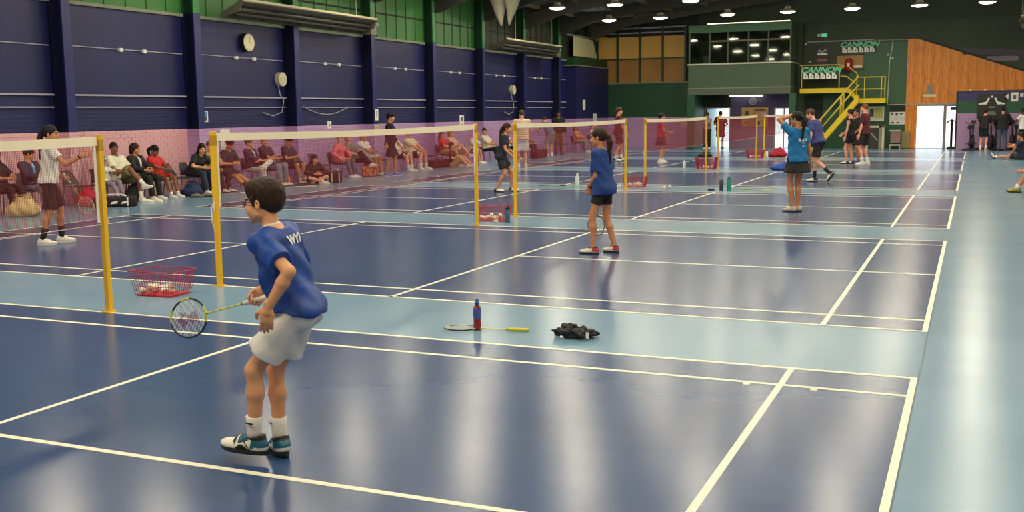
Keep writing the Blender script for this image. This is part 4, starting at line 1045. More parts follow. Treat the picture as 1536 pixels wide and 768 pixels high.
MB_ = tag(empty('phone_pouch', (-4.90, 14.15, 0)), 'small black pouch lying left of the dark slate bottle', 'pouch'); MB().box((-0.07,-0.05,0), (0.07,0.05,0.035)).build('body', M_BLK, MB_, bevel=0.012); MB().box((-0.05,-0.052,0.018), (0.05,-0.048,0.022)).build('zip', M_STEEL, MB_)
bottle(-7.75, 23.0, 'small clear bottle on the strip left of the bag topped basket', [(0.001,0),(0.04,0),(0.042,0.01),(0.042,0.16),(0.02,0.2)], [M('bottle_clear', (214,226,220), 0.1)], [('cap', [(0.022,0.2),(0.022,0.24)], M('bottle_white', (230,232,230)))])
bottle(-6.62, 30.5, 'white bottle on the floor beside the furthest basket', [(0.001,0),(0.05,0),(0.055,0.01),(0.055,0.2),(0.03,0.24)], [M('bottle_white', (230,232,230))], [('cap', [(0.03,0.24),(0.03,0.28)], M_CAPB)])
lying_racket('lime racket lying on the far strip behind the girl in blue', -7.95, 14.65, 75, (190,206,60), (200,216,70), (230,230,220), group='rackets lying on the far strips')
lying_racket('dark gripped racket lying left of the lime racket', -8.55, 14.75, 100, (60,60,60), (190,200,190), (30,30,30), group='rackets lying on the far strips')
lying_racket('yellow racket lying right of the teal bottle', -4.20, 14.45, -85, (206,196,70), (206,196,70), (214,206,50), group='rackets lying on the far strips')
lying_racket('lime racket lying on the floor at the feet of the tall person in peach', -12.55, 22.9, 60, (190,216,60), (200,226,70), (230,230,220))

# ------------------------------------------------------------------ far things by the end wall
sign = tag(empty('wall_banner', (-4.5, YE-0.05, 4.39)), 'upper advertising banner with green slanted letters over white squares', 'sign')
def banner(root, w, h, dark):
    MB().box((-w/2,0,-h/2), (w/2,0.02,h/2)).build('board', M('banner_dark', dark, 0.5), root)
    t = text('lettering', 'CANNON', h*0.62, M('letters_green', (110,220,160), 0.5), root, (0,-0.02,h*0.20), bold=0.010, shear=0.35); t.scale = (w*0.95/2.0/(h*1.15)*0.93, 1, 1)
    for k in range(6):
        x0 = -w*0.46+w*0.92*k/6; q = MB().prism([(x0,-h*0.46),(x0+w*0.135,-h*0.46),(x0+w*0.12,-h*0.2),(x0+w*0.05,0.0),(x0,0.02)], 1, -0.012, -0.002).build('white_square', M('banner_white', (240,240,230), 0.5), root)
        MB().prism([(x0+w*0.05,-h*0.34),(x0+w*0.09,-h*0.34),(x0+w*0.075,-h*0.18),(x0+w*0.05,-h*0.2)], 1, -0.016, -0.012).build('grey_mark', M('mark_grey', (150,150,140), 0.5), q)
banner(sign, 1.5, 0.5, (52,56,50))
sign2 = tag(empty('railing_banner', (-5.93, 39.22, 3.28)), 'lower advertising banner with green slanted letters tied to the yellow railing', 'sign')
banner(sign2, 1.55, 0.56, (46,56,48))
bs = tag(empty('wall_sign', (-6.04, YE-0.03, 4.11)), 'black sign board with white emblem above the yellow platform', 'sign')
MB().box((-0.35,0,-0.4), (0.35,0.02,0.4)).build('board', M('sign_black', (40,40,38), 0.5), bs)
MB().prism([(-0.2,0.12),(0.0,0.08),(0.2,0.16),(0.15,0.26),(0.0,0.16),(-0.15,0.24)], 1, -0.008, -0.001).build('emblem', M('emblem_grey', (150,146,140), 0.5), bs)
MB().box((-0.22,-0.008,-0.02), (0.22,-0.001,0.06)).build('white_bar', M('banner_white', (240,240,230)), bs); MB().box((-0.2,-0.008,-0.3), (0.22,-0.001,-0.2)).build('red_bar', M('bar_dusky', (150,90,90), 0.5), bs)
wn = struct(MB().box((-0.55,0.0,-0.3), (0.55,0.04,0.3)).build('window_1', M('hatch_ochre', (170,130,70), 0.5))); wn.location = (-4.85, YE-0.05, 3.75)
MB().box((-0.6,-0.03,0.28), (0.6,0.04,0.34)).build('frame', M_STEEL, wn); MB().box((-0.6,-0.03,-0.34), (0.6,0.04,-0.28)).build('frame', M_STEEL, wn)
MB().box((0.1,-0.02,-0.25), (0.5,0.0,-0.15)).build('pale_slip', M('banner_white', (240,240,230)), wn)
rb = tag(empty('red_lifebelt_roll', (-4.88, 40.25, 3.35)), 'red hose reel on the wall above the yellow railing', 'hose')
MB().lathe([(0.05,0),(0.16,0.02),(0.17,0.3),(0.14,0.5),(0.05,0.56)], 12).build('roll', M('hose_red', (170,40,44), 0.5), rb, smooth=True); MB().box((-0.05,-0.19,0.2), (0.05,-0.15,0.34)).build('badge', M('banner_white', (240,240,230)), rb)
ex = tag(empty('exit_light', (-6.05, YE-0.08, 4.95)), 'small green lit exit light high on the dark green wall', 'sign')
MB().box((-0.22,0,-0.06), (-0.02,0.05,0.06)).build('pale_half', M('exit_pale', (170,180,170), 0.4), ex); MB().box((-0.02,0,-0.07), (0.2,0.05,0.07)).build('lit_half', M('exit_green', (60,170,120), 0.4, emit=((0.1,0.7,0.4), 0.5)), ex)
# yellow stair and platform
M_YST = M('stair_yellow', (232,200,30), 0.45); M_YRL = M('rail_yellow', (236,214,90), 0.45)
stair = tag(empty('yellow_stair', (0,0,0)), 'yellow steel stair and railed platform on the green end wall', 'stair')
MB().box((-6.8,39.3,2.42), (-4.75,40.5,2.62)).build('upper_platform', M_YST, stair)
MB().prism([(-4.75,2.62),(-4.75,2.40),(-4.32,1.95),(-4.32,2.16)], 1, 39.2, 40.5).build('sloping_landing', M_YST, stair)
MB().box((-4.34,39.2,1.95), (-3.25,40.5,2.16)).build('lower_landing', M_YST, stair)
for yy in (38.75, 39.15):
    MB().prism([(-4.30,2.31),(-4.30,1.97),(-5.94,0.0),(-6.22,0.0)], 1, yy-0.03, yy+0.03).build('stringer', M_YST, stair)
for k in range(9):
    t = (k+0.6)/9.3; MB().box((-6.08+1.75*t-0.11,38.78,2.1*t-0.02), (-6.08+1.75*t+0.11,39.12,2.1*t)).build('tread', M('tread_dark', (60,66,50), 0.6), stair)
def rail(pts, name='handrail', r=0.022): MB().tube(pts, r, 6).build(name, M_YRL, stair, smooth=True)
rail([(-6.85,39.25,3.62),(-5.15,39.25,3.60)]); rail([(-5.15,39.25,3.60),(-4.95,39.25,3.55)])
for x in (-6.72, -5.15): rail([(x,39.25,2.6),(x,39.25,3.62)], 'post')
rail([(-5.1,39.25,3.12),(-4.85,39.25,3.1),(-4.4,39.25,2.75)], 'midrail'); rail([(-4.75,39.25,3.48),(-4.42,39.25,3.22),(-4.42,39.25,2.1)], 'post')
for z in (3.05, 2.55): rail([(-4.45,39.2,z),(-3.28,39.2,z)], 'handrail' if z > 3 else 'midrail')
for x in (-4.1, -3.42, -3.28): rail([(x,39.2,2.14),(x,39.2,3.05)], 'post')
rail([(-3.28,39.2,3.05),(-3.28,40.4,3.05)])
for yy in (38.75, 39.15):
    rail([(-4.32,yy,3.10),(-6.06,yy,1.04),(-6.16,yy,0.90),(-6.14,yy,0.66),(-6.02,yy,0.66),(-4.30,yy,2.74)], r=0.018)
    for x in (-6.0,-5.84,-5.02,-4.92): rail([(x,yy,1.2*(x+6.08)+0.1),(x,yy,1.2*(x+6.08)+1.01)], 'post', 0.018)
# notice boards, clock, chair, frames
def board(label, x, y, z, w, h, base, bits, cat='notice board', name='notice_board'):
    b = tag(empty(name, (x, y, z)), label, cat)
    MB().box((-w/2,0,-h/2), (w/2,0.025,h/2)).build('panel', base, b)
    for (x0, z0, x1, z1, m) in bits: MB().box((x0*w/2,-0.006,z0*h/2), (x1*w/2,-0.0005,z1*h/2)).build('paper', m, b)
    return b
WH = M('paper_white', (238,236,226), 0.6); GR = M('paper_grey', (90,90,86), 0.6); LM = M('paper_lime', (206,206,110), 0.6); PK = M('paper_pink', (216,190,190), 0.6)
WOOD = M('board_wood', (222,170,104), 0.5, var=((3,3,3), (206,150,86), 0.4, 0.6))
board('pale notice board with dark photo and lime paper below the yellow landing', -3.87, YE-0.04, 1.5, 1.0, 0.64, WH, [(-0.2,-0.4,0.15,0.7,GR), (-0.85,-0.5,-0.25,0.2,PK), (0.2,-0.6,0.9,0.8,LM)])
b3 = board('white notice board with rows of dark marks left of the timber wall', -2.66, YE-0.04, 1.3, 0.96, 0.54, WH, [(-0.9,0.5,-0.7,0.85,GR),(-0.5,0.4,-0.3,0.8,GR),(-0.15,0.6,0.15,0.8,GR),(0.35,0.6,0.6,0.8,GR),(-0.9,-0.85,-0.6,-0.6,GR),(-0.4,-0.85,-0.15,-0.6,GR)])
for k in range(7): MB().tube([(-0.30+0.1*k,-0.005,-0.1+0.02*(k % 2)),(-0.27+0.1*k,-0.005,0.06),(-0.24+0.1*k,-0.005,-0.05)], 0.006, 4).build('scribble', M('scribble_grey', (150,150,140), 0.6), b3)
MB().box((-0.48,0,0.28), (0.48,0.02,0.5)).build('header', M_DARK, b3)
nb = board('wooden framed notice board on the purple wall under the gallery', -8.94, YE-0.05, 1.41, 1.2, 0.86, WOOD, [(-0.75,0.2,-0.45,0.65,GR),(-0.05,0.6,0.8,0.85,M('paper_brown', (120,90,60), 0.6)),(0.1,-0.8,0.4,-0.4,GR),(0.5,0.0,0.9,0.5,PK)])
MB().box((-0.02,-0.01,-0.43), (0.02,-0.001,0.43)).build('divider', M('board_wood_dark', (170,120,66), 0.5), nb)
ck = tag(empty('round_clock', (-9.03, YE-0.03, 2.12)), 'round grey clock on the purple wall above the notice board', 'clock')
def disc(name, r, y0, y1, m, par, c=(0,0), n=24): return MB().tube([(c[0],y0,c[1]),(c[0],y1,c[1])], r, n).build(name, m, par)
disc('rim', 0.17, 0, -0.04, M('clock_rim_grey', (150,150,150), 0.4), ck); disc('face', 0.12, -0.04, -0.045, M('clock_face_grey', (110,108,116), 0.5), ck); disc('hub', 0.05, -0.045, -0.05, M('clock_rim_grey', (150,150,150)), ck)
es = tag(empty('emergency_light', (-1.55, YE-0.1, 2.25)), 'white emergency light on the timber wall above the doors', 'light')
MB().box((-0.26,0,-0.06), (0.26,0.05,0.05)).build('body', M('emergency_cream', (226,222,190), 0.4), es, bevel=0.01); MB().box((-0.1,0,0.06), (0.1,0.05,0.46)).build('bracket', M('bracket_grey', (150,140,124), 0.5), es)
ps = tag(empty('gym_poster', (0.87, 39.37, 1.75)), 'large black poster with white winged emblem on the gym wall', 'poster')
MB().box((-0.56,0,-0.5), (0.56,0.02,0.5)).build('sheet', M('poster_black', (38,38,40), 0.5), ps)
for sg in (-1, 1): MB().prism([(sg*0.08,0.34),(sg*0.14,0.36),(sg*0.22,0.20),(sg*0.5,0.12),(sg*0.5,0.08),(sg*0.2,0.08)], 1, -0.008, -0.001).build('wing', M('banner_white', (240,240,230)), ps)
disc('crest', 0.04, -0.001, -0.008, M('banner_white', (240,240,230)), ps, (0,0.4)); MB().box((-0.12,-0.008,-0.05), (0.12,-0.001,0.0)).build('word_bar', M('mark_grey', (150,150,140)), ps)
MB().prism([(-0.2,-0.35),(0.2,-0.35),(0.12,-0.2),(-0.12,-0.2)], 1, -0.008, -0.001).build('face_patch', M('poster_grey', (120,114,110), 0.5), ps)
for (x, z, w, h, lab) in ((1.70,2.12,0.27,0.36,'white framed picture high on the gym wall'), (1.40,2.14,0.14,0.2,'small white card left of the framed picture on the gym wall'), (1.96,2.2,0.12,0.14,'small white card right of the framed picture on the gym wall')):
    board(lab, x, 39.37, z, w, h, WH, [(-0.4,-0.5,0.4,0.4,GR)] if w > 0.2 else [(-0.5,-0.5,0.5,0.5,PK)], 'picture', 'framed_picture')
# ------------------------------------------------------------------ players
M_WSOLE = M('sole_white', (235,232,222), 0.5); M_DSOLE = M('sole_dark', (30,32,38), 0.5)
M_WSHOE = M('shoe_white', (236,232,220), 0.5); M_KSHOE = M('shoe_black', (30,30,34), 0.5); M_TEAL = M('shoe_teal', (20,92,116), 0.4); M_SOCKW = M('sock_white', (236,230,222), 0.8, bump=((60,60,200), 0.4)); M_SOCKK = M('sock_black', (28,28,32), 0.8)
def shoefn1(lx, ly, lz):
    mi = np.zeros(len(ly), int)
    mi[(ly < 0.0-(lz+0.04)*0.3) & (lz > -0.052)] = 1; mi[(np.abs(ly-0.055) < 0.04) & (lz > -0.026-(ly-0.05)*0.35)] = 1
    mi[(lz > -0.006) & (ly < 0.02)] = 2; mi[(np.abs(ly-0.03-(lz+0.03)*0.7) < 0.004)] = 2; mi[lz < -0.062] = 2; mi[(lz < -0.048+0.012*np.cos((ly-0.055)*60)) & (np.abs(ly-0.055) < 0.03)] = 2
    mi[(ly < -0.02) & (lz < -0.042) & (lz > -0.060)] = 0; mi[(np.abs(ly-0.08) < 0.006) & (lz > -0.05)] = 0; mi[(ly > 0.085) & (lz > -0.033)] = 2; mi[(ly > 0.105) & (lz > -0.036)] = 0
    return mi
def shoefn_red(lx, ly, lz):
    mi = np.zeros(len(ly), int); mi[(ly < 0.0) & (lz > -0.05)] = 1; mi[(lz > -0.004)] = 2; mi[lz < -0.062] = 2; return mi
SH_P1 = dict(m=[M_WSHOE, M_TEAL, M_KSHOE], sole=M_DSOLE, fn=shoefn1, laces=M_WSHOE, size=1.16)
SH_W = dict(m=[M_WSHOE], sole=M_WSOLE); SH_WK = dict(m=[M_WSHOE, M_KSHOE, M_KSHOE], sole=M_DSOLE, fn=shoefn_red); SH_K = dict(m=[M_KSHOE], sole=M_WSOLE)
SH_RED = dict(m=[M_WSHOE, M('shoe_coral', (196,66,60), 0.5), M_KSHOE], sole=M_DSOLE, fn=shoefn_red, laces=M_WSHOE)
SW = dict(m=M_SOCKW, h=0.13); SWS = dict(m=M_SOCKW, h=0.07); SK_ = dict(m=M_SOCKK, h=0.16)
F_ROYAL = fab('royal_blue', (12,72,164), (8,48,124), 0.55, 9); F_WSHORT = fab('shorts_white', (226,224,222), (214,212,214)); F_KBLK = fab('black', (30,30,32)); F_WHITE = fab('white', (236,234,228))
F_MAROON = fab('maroon', (110,24,36)); F_NAVY = fab('navy', (34,38,66)); F_BROWNK = fab('brown_black', (44,34,34))

P1 = person('boy in royal blue shirt and white shorts stepping with a racket in front', -2.925, -4.345, 108, H=1.45, kind='c', tone='fair', vox=0.0065, headvox=0.0036, hs=0.87,
    pelvis=(-0.185,0.02,0.785), neck=(-0.085,0.02,1.162), twist=-12, headp=(-15,-1,0),
    LH=dict(p=(-0.13,0.275,0.815), pole=(-0.9,0.6,-0.25), d=(0.15,-0.1,-1), n=(0.25,-1,0.05), curl=0.55),
    RH=dict(p=(0.06,-0.215,0.825), pole=(-1,-0.35,-0.5), d=(0.45,0.15,-0.9), n=(0,1,0.1), idx=(1,-0.3,0), curl=1.25),
    LF=(0.045,0.045,0.05,-14,3), RF=(-0.05,-0.055,0.012,-50,-10),
    hair=('thick','dark'), top=dict(m=F_ROYAL, ease=0.020, hem=-0.06, tilt=0.4, loose=0.10, sleeve=0.72, cuff=0.062, collar=M('collar_white', (232,232,230), 0.7), collar_r=0.010, fold=0.006),
    bottom=dict(m=F_WSHORT, t='shorts', len=0.70, flare=0.110, ease=0.015, fold=0.005), socks=dict(m=M_SOCKW, h=0.13), shoes=SH_P1)
for side in ('LL', 'LR'):
    hp_, k_, a_, fd_, fl_, fu_ = P1[side]; sd_ = nrm(k_-a_); out_ = nrm(fl_-sd_*(fl_@sd_))
    MB().bar(a_+sd_*0.085+out_*0.0445-fd_*0.02, a_+sd_*0.087+out_*0.0445+fd_*0.02, 0.004, 0.006).build('sock_mark', M_KSHOE, P1['root'])
gp, gax = grip_point(P1, -1)
ax1 = nrm(V3(-0.68, 0.03, -0.19)); racket('racket with black and lime frame held low by the boy in front', gp + ax1*0.01, ax1, V3(0.59,-0.78,0.25), (22,40,52), (206,206,60), (226,224,214), near=True, logo=True)
# spectacles
def spectacles(info, mat):
    hc, hl, hf, hu, hs = info['hc'], info['hl'], info['hf'], info['hu'], info['hs']; w = lambda a, b, c: hc+(hl*a+hf*b+hu*c)*hs
    b = MB()
    for sg in (1, -1):
        ring = [w(sg*0.032+0.023*math.cos(t), 0.104-0.010*abs(math.cos(t))*0.5-0.01*max(0, sg*math.cos(t)), 0.001+0.016*math.sin(t)) for t in np.linspace(0, 2*math.pi, 16, endpoint=False)]
        b.tube(ring, 0.0028*hs, 5, closed=True)
        b.tube([w(sg*0.055,0.094,0.006), w(sg*0.074,0.07,0.008), w(sg*0.080,0.01,0.006), w(sg*0.080,-0.018,0.0)], 0.0026*hs, 5)
    b.tube([w(-0.010,0.106,0.004), w(0,0.109,0.006), w(0.010,0.106,0.004)], 0.0026*hs, 5)
    b.build('spectacles', mat, info['root'], smooth=True)
spectacles(P1, M_BLK)
def back_print(info, items, mat, t_up, lateral=0.0, name='back_print'):
    """flat print laid on the back of the shirt: items = (string, size, drop)"""
    so = bpy.data.objects[info['root']['_shirt']]; me = so.data
    bv = BVHTree.FromPolygons([v.co[:] for v in me.vertices], [p.vertices[:] for p in me.polygons])
    up, lats, fws = info['up'], info['lats'], info['fws']; c = info['pelvis']+up*info['TL']*t_up+lats*lateral
    for s_, size, drop in items:
        tm = text_mesh(s_, size, bold=size*0.06); bm = bmesh.new(); bm.from_mesh(tm); bmesh.ops.subdivide_edges(bm, edges=bm.edges, cuts=2, use_grid_fill=True); bmesh.ops.triangulate(bm, faces=bm.faces)
        for v in bm.verts:
            p = c - up*drop - lats*v.co.x + up*v.co.y - fws*0.5
            hit = bv.ray_cast(Vector(p), Vector(fws))
            q = Vector(hit[0]) - Vector(fws)*0.004 if hit[0] else Vector(p+fws*0.35)
            v.co = q
        bmesh.ops.recalc_face_normals(bm, faces=bm.faces); bm.to_mesh(tm); bm.free(); tm.materials.clear()
        link(name, tm, mat, info['root'])
M_PRINT = M('print_white', (236,236,236), 0.6)
back_print(P1, [('WYI', 0.060, 0.0)], M_PRINT, 0.80, 0.0)
# sock marks
P2 = person('woman in white top pointing across the nearest net, dark hair tied back', -11.3, 2.2, -48, H=1.62, kind='f', tone='tan', vox=0.010,
    neck=(0.03,0,1.35), headp=(-12,0,0), twist=12,
    RH=dict(p=(0.44,-0.20,1.20), pole=(0.1,-0.3,-1), d=(1,-0.1,0.35), n=(-0.2,0.9,-0.4), curl=0.15, spread=0.8),
    LH=dict(p=(0.16,0.20,0.90), pole=(-1,0.6,0), d=(0.9,-0.3,-0.3), n=(0,-1,0), idx=(0.3,0,1), curl=1.25),
    LF=(0.10,0.12,0,5,0), RF=(-0.12,-0.12,0,-15,0), hair=('ponytail','black'), top=dict(m=F_WHITE, ease=0.014, hem=-0.10, sleeve=0.55), bottom=dict(m=F_BROWNK, t='shorts', len=0.92, flare=0.092, k=0.03, ease=0.012), socks=SK_, shoes=SH_W)
gp, gax = grip_point(P2, 1)
racket('racket with white grip held at the waist by the woman in white top', gp, V3(0.55,0.1,-0.75), V3(0.3,-1,0.2), (206,190,150), (200,180,60), (236,232,220))
def wristband(info, side, mat, r=0.031, name='watch'):
    sh, e, w, d, n, lt, cu, sp = info['AL' if side > 0 else 'AR']; f = nrm(w-e); r_ = r*info['s']
    MB().tube([w-f*0.045, w-f*0.02], r_, 12).build(name, mat, info['root'], smooth='angle')
wristband(P2, -1, M_BLK)
P3 = person('girl in blue shirt and black shorts with long ponytail holding her racket down', -3.83, 3.62, 84, H=1.52, kind='c', tone='tan', vox=0.009, headvox=0.0048,
    pelvis=(-0.01,0,0.83), neck=(0.02,0,1.262), headp=(4,-2,0),
    LH=dict(p=(0.16,0.05,0.80), pole=(-1,0.8,-0.2), d=(0.25,-0.1,-1), n=(0.1,-1,0), idx=(0.3,0,-0.8), curl=0.9), RH=dict(p=(0.14,-0.10,0.82), pole=(-1,-0.6,0), d=(0.6,0.3,-0.6), n=(0.1,1,-0.1), idx=(-0.5,0,-0.8), curl=1.2),
    LF=(0.07,0.13,0,10,0), RF=(-0.11,-0.10,0,-12,0), hair=('ponytail','dark'), top=dict(m=fab('mid_blue', (30,70,140), (24,58,122)), ease=0.02, hem=-0.26, loose=0.16, sleeve=0.80, cuff=0.066), bottom=dict(m=F_KBLK, t='shorts', len=0.55, flare=0.080, ease=0.008, fold=0.002), shoes=SH_RED)
gp, gax = grip_point(P3, -1)
racket('racket hanging head down beside the legs of the girl in blue', gp, V3(0.12,0.06,-1), V3(0.5,-0.85,0), (60,50,46), (120,80,50), (30,30,30))
wristband(P3, 1, M('band_red', (150,40,40), 0.5), 0.03, 'wristband')
P4 = person('girl in cyan shirt with a hand raised to her head, seen from behind', -2.43, 9.63, 42, H=1.66, kind='f', tone='olive', vox=0.011,
    headp=(28,-6,0), LH=dict(p=(0.10,0.06,1.60), pole=(0.25,1,0.0), d=(0.1,-0.75,0.5), n=(-0.2,-0.6,-0.6), curl=0.4), RH=dict(p=(0.02,-0.27,0.80), pole=(-1,-0.3,0)),
    LF=(0.03,0.06,0,25,0), RF=(0.07,-0.07,0,35,0), hair=('ponytail','black'), top=dict(m=fab('cyan', (20,120,176), (14,100,156)), ease=0.014, hem=-0.12, sleeve=0.62), bottom=dict(m=F_KBLK, t='skirt', len=0.42, cone=0.24, ease=0.012), shoes=dict(m=[M('shoe_grey', (200,190,176), 0.5)], sole=M_DSOLE))
back_print(P4, [('BLAZE', 0.062, 0.0), ('ooooooo', 0.020, 0.045), ('IS', 0.04, 0.10)], M_PRINT, 0.60, -0.03)
MB().tube([to_world(P4, P4['AL'][0]) , to_world(P4, P4['AL'][0])+V3(0.001,0,0.001)], 0.001, 4) if False else None
P5 = person('boy in indigo shirt and black shorts walking with one foot kicked back', -3.10, 17.3, 70, H=1.80, kind='m', tone='pink', vox=0.014, girth=0.9, pelvis=(0,0,0.98), neck=(0.14,0,1.46), headp=(10,-22,0),
    LH=dict(p=(0.10,0.30,0.86), pole=(-1,0.3,0), d=(0.1,0.0,-1)), RH=dict(p=(0.1,-0.28,0.88), pole=(-1,-0.3,0)),
    LF=(-0.36,0.08,0.14,0,-52), RF=(0.12,-0.1,0,0,0), hair=('short','brown'), top=dict(m=fab('indigo', (62,72,132), (52,60,116)), ease=0.02, hem=-0.14, sleeve=0.7), bottom=dict(m=F_KBLK, t='shorts', len=0.8, flare=0.105), socks=dict(m=M_SOCKK, h=0.16), shoes=SH_WK)
P6 = person('girl in black top and shorts standing ready between two yellow posts', -9.15, 12.7, -78, H=1.52, kind='c', tone='tan', vox=0.012, pelvis=(-0.06,0,0.79), neck=(0.04,0,1.24), headp=(0,0,0),
    RH=dict(p=(0.22,-0.16,0.78), pole=(-1,-0.4,-0.2)), LH=dict(p=(0.2,0.2,0.80), pole=(-1,0.4,0)), LF=(0.14,0.12,0,0,0), RF=(-0.14,-0.12,0,-10,0), hair=('ponytail','dark'),
    top=dict(m=fab('black_navy', (34,36,48)), ease=0.016, hem=-0.14, sleeve=0.6), bottom=dict(m=F_KBLK, t='shorts', len=0.7, flare=0.1), shoes=SH_WK)
P7 = person('tall person in pale peach shirt and white shorts behind a yellow post', -12.57, 21.8, 30, H=1.80, kind='m', tone='pink', vox=0.016, girth=1.02, LH=dict(p=(0.2,0.2,1.05), pole=(-0.5,1,0)), RH=dict(p=(0.2,-0.18,1.0), pole=(-0.5,-1,0)),
    hair=('short','brown'), top=dict(m=fab('peach', (236,206,180)), ease=0.018, hem=-0.16, sleeve=0.7), bottom=dict(m=F_WSHORT, t='shorts', len=0.85, flare=0.115), socks=SWS, shoes=SH_W)
P8 = person('tall player in maroon kit standing at the end of the third net', -11.15, 27.1, -62, H=1.86, kind='m', tone='pink', vox=0.018, RH=dict(p=(0.24,-0.16,0.95), pole=(-1,-0.4,0)), LH=dict(p=(0.1,0.26,0.9), pole=(-1,0.4,0)), LF=(0.12,0.12,0,5,0), RF=(-0.12,-0.12,0,-10,0),
    hair=('thick','brown'), top=dict(m=F_MAROON, ease=0.018, hem=-0.16, sleeve=0.7), bottom=dict(m=F_MAROON, t='shorts', len=0.8, flare=0.11), socks=SW, shoes=SH_WK)
P9 = person('woman in bright red shirt and maroon skirt holding a racket', -9.4, 26.3, -75, H=1.62, kind='f', tone='tan', vox=0.016, RH=dict(p=(0.3,-0.12,1.0), pole=(-0.6,-0.8,-0.3), d=(0.9,0.2,0.1), n=(0,1,0), idx=(0.4,0,0.9), curl=1.2), LH=dict(p=(0.18,0.2,0.85), pole=(-1,0.5,0)), LF=(0.05,0.14,0,8,0), RF=(-0.03,-0.16,0,-10,0),
    hair=('bun','black'), top=dict(m=fab('bright_red', (196,30,60)), ease=0.014, hem=-0.1, sleeve=0.6), bottom=dict(m=fab('maroon_skirt', (86,26,40)), t='skirt', len=0.5, cone=0.30, ease=0.012), socks=SWS, shoes=SH_W)
gp, gax = grip_point(P9, -1); racket('racket with yellow head held up by the woman in bright red', gp, V3(0.75,0.2,0.5), V3(0.1,-1,0), (206,180,60), (206,160,60), (236,232,220))
P10 = person('person in beige top and long black skirt waiting in the bright doorway, arms folded', -10.85, 39.3, 180, H=1.62, kind='f', tone='brown', vox=0.02, LH=dict(p=(0.20,-0.08,1.10), pole=(0,1,-0.6), d=(0,-1,0)), RH=dict(p=(0.22,0.08,1.12), pole=(0,-1,-0.6), d=(0,1,0)),
    hair=('bun','black'), top=dict(m=fab('beige_top', (168,140,128)), sleeve=1.9, hem=-0.08), bottom=dict(m=F_KBLK, t='trousers', ease=0.03), shoes=SH_W)
P11 = person('player in maroon kit walking away into the bright doorway', -10.32, 39.6, 0, H=1.68, kind='m', tone='tan', vox=0.02, LH=dict(p=(0.22,0.12,1.02), pole=(-0.4,1,0)), RH=dict(p=(0.2,-0.14,1.0), pole=(-0.4,-1,0)), LF=(0.05,0.1,0), RF=(-0.05,-0.1,0),
    hair=('short','black'), top=dict(m=F_MAROON, hem=-0.2, sleeve=0.7, ease=0.03), bottom=dict(m=F_MAROON, t='shorts', len=0.85, flare=0.115), shoes=SH_K)
P12 = person('woman in black vest and shorts chatting by the yellow stair', -3.30, 26.3, 75, H=1.70, kind='f', tone='pink', vox=0.016, headp=(-10,0,0), LH=dict(p=(0.08,0.24,0.80), pole=(-1,0.4,0)), RH=dict(p=(0.25,-0.1,0.95), pole=(-1,-0.4,0)), LF=(0.06,0.10,0), RF=(-0.05,-0.1,0),
    hair=('bun','dark'), top=dict(m=fab('vest_black', (34,32,36)), sleeve=0, hem=-0.1, ease=0.008), bottom=dict(m=F_KBLK, t='shorts', len=0.6, flare=0.09, ease=0.01), shoes=SH_WK)
P12b = person('man in black and maroon shirt chatting by the yellow stair, nearest the notice board', -2.82, 25.7, 78, H=1.86, kind='m', tone='pink', vox=0.016, headp=(-5,0,0), LH=dict(p=(0.10,0.26,0.86), pole=(-1,0.4,0)), RH=dict(p=(0.12,-0.26,0.88), pole=(-1,-0.4,0)), LF=(0.0,0.12,0), RF=(-0.08,-0.12,0),
    hair=('short','auburn'), top=dict(m=fab('black_maroon', (58,26,36), (110,40,50)), sleeve=0.75, hem=-0.14, ease=0.02), bottom=dict(m=F_KBLK, t='shorts', len=0.8, flare=0.11), socks=SW, shoes=SH_W)
P12c = person('person in black standing half hidden between the two chatting by the stair', -3.22, 27.2, 150, H=1.70, kind='m', tone='tan', vox=0.018, hair=('short','black'), LH=dict(p=(0.2,0.1,0.95), pole=(-0.4,1,0)), RH=dict(p=(0.2,-0.1,0.95), pole=(-0.4,-1,0)),
    top=dict(m=F_KBLK, sleeve=0.7), bottom=dict(m=F_KBLK, t='shorts', len=0.8), shoes=dict(m=[M('shoe_blue', (40,80,160), 0.5)], sole=M_WSOLE))
P13 = person('person in black shorts standing at the exercise bikes', 0.6, 37.9, -20, H=1.66, kind='m', tone='pink', vox=0.02, neck=(0.12,0,1.38), LH=dict(p=(0.4,0.15,1.0), pole=(-0.3,1,-0.5)), RH=dict(p=(0.4,-0.15,1.0), pole=(-0.3,-1,-0.5)),
    hair=('short','dark'), top=dict(m=F_KBLK, sleeve=0.7), bottom=dict(m=F_KBLK, t='shorts', len=0.75), socks=SW, shoes=dict(m=[M('shoe_yellow', (226,206,120), 0.5)], sole=M_WSOLE))
P13b = person('person in black jacket and grey jeans seen from behind at the gym wall', 1.28, 37.8, 5, H=1.72, kind='m', tone='tan', vox=0.018, LH=dict(p=(0.3,0.22,1.0), pole=(-0.5,1,-0.3)), RH=dict(p=(0.25,-0.25,1.0), pole=(-0.5,-1,-0.3)),
    hair=('short','black'), top=dict(m=F_KBLK, sleeve=1.9, ease=0.03, hem=-0.12), bottom=dict(m=fab('denim_grey', (84,92,116)), t='trousers'), shoes=dict(m=[M('shoe_navy', (40,50,90), 0.5)], sole=M_DSOLE))
P13c = person('person in white top with dark straps standing at the edge of the gym', 2.0, 37.2, 40, H=1.66, kind='m', tone='dark', vox=0.02, hair=('short','black'), top=dict(m=F_WHITE, sleeve=0.5), bottom=dict(m=F_KBLK, t='shorts', len=0.7), shoes=SH_K, LH=dict(p=(0.35,0.2,1.0), pole=(-0.3,1,-0.5)))
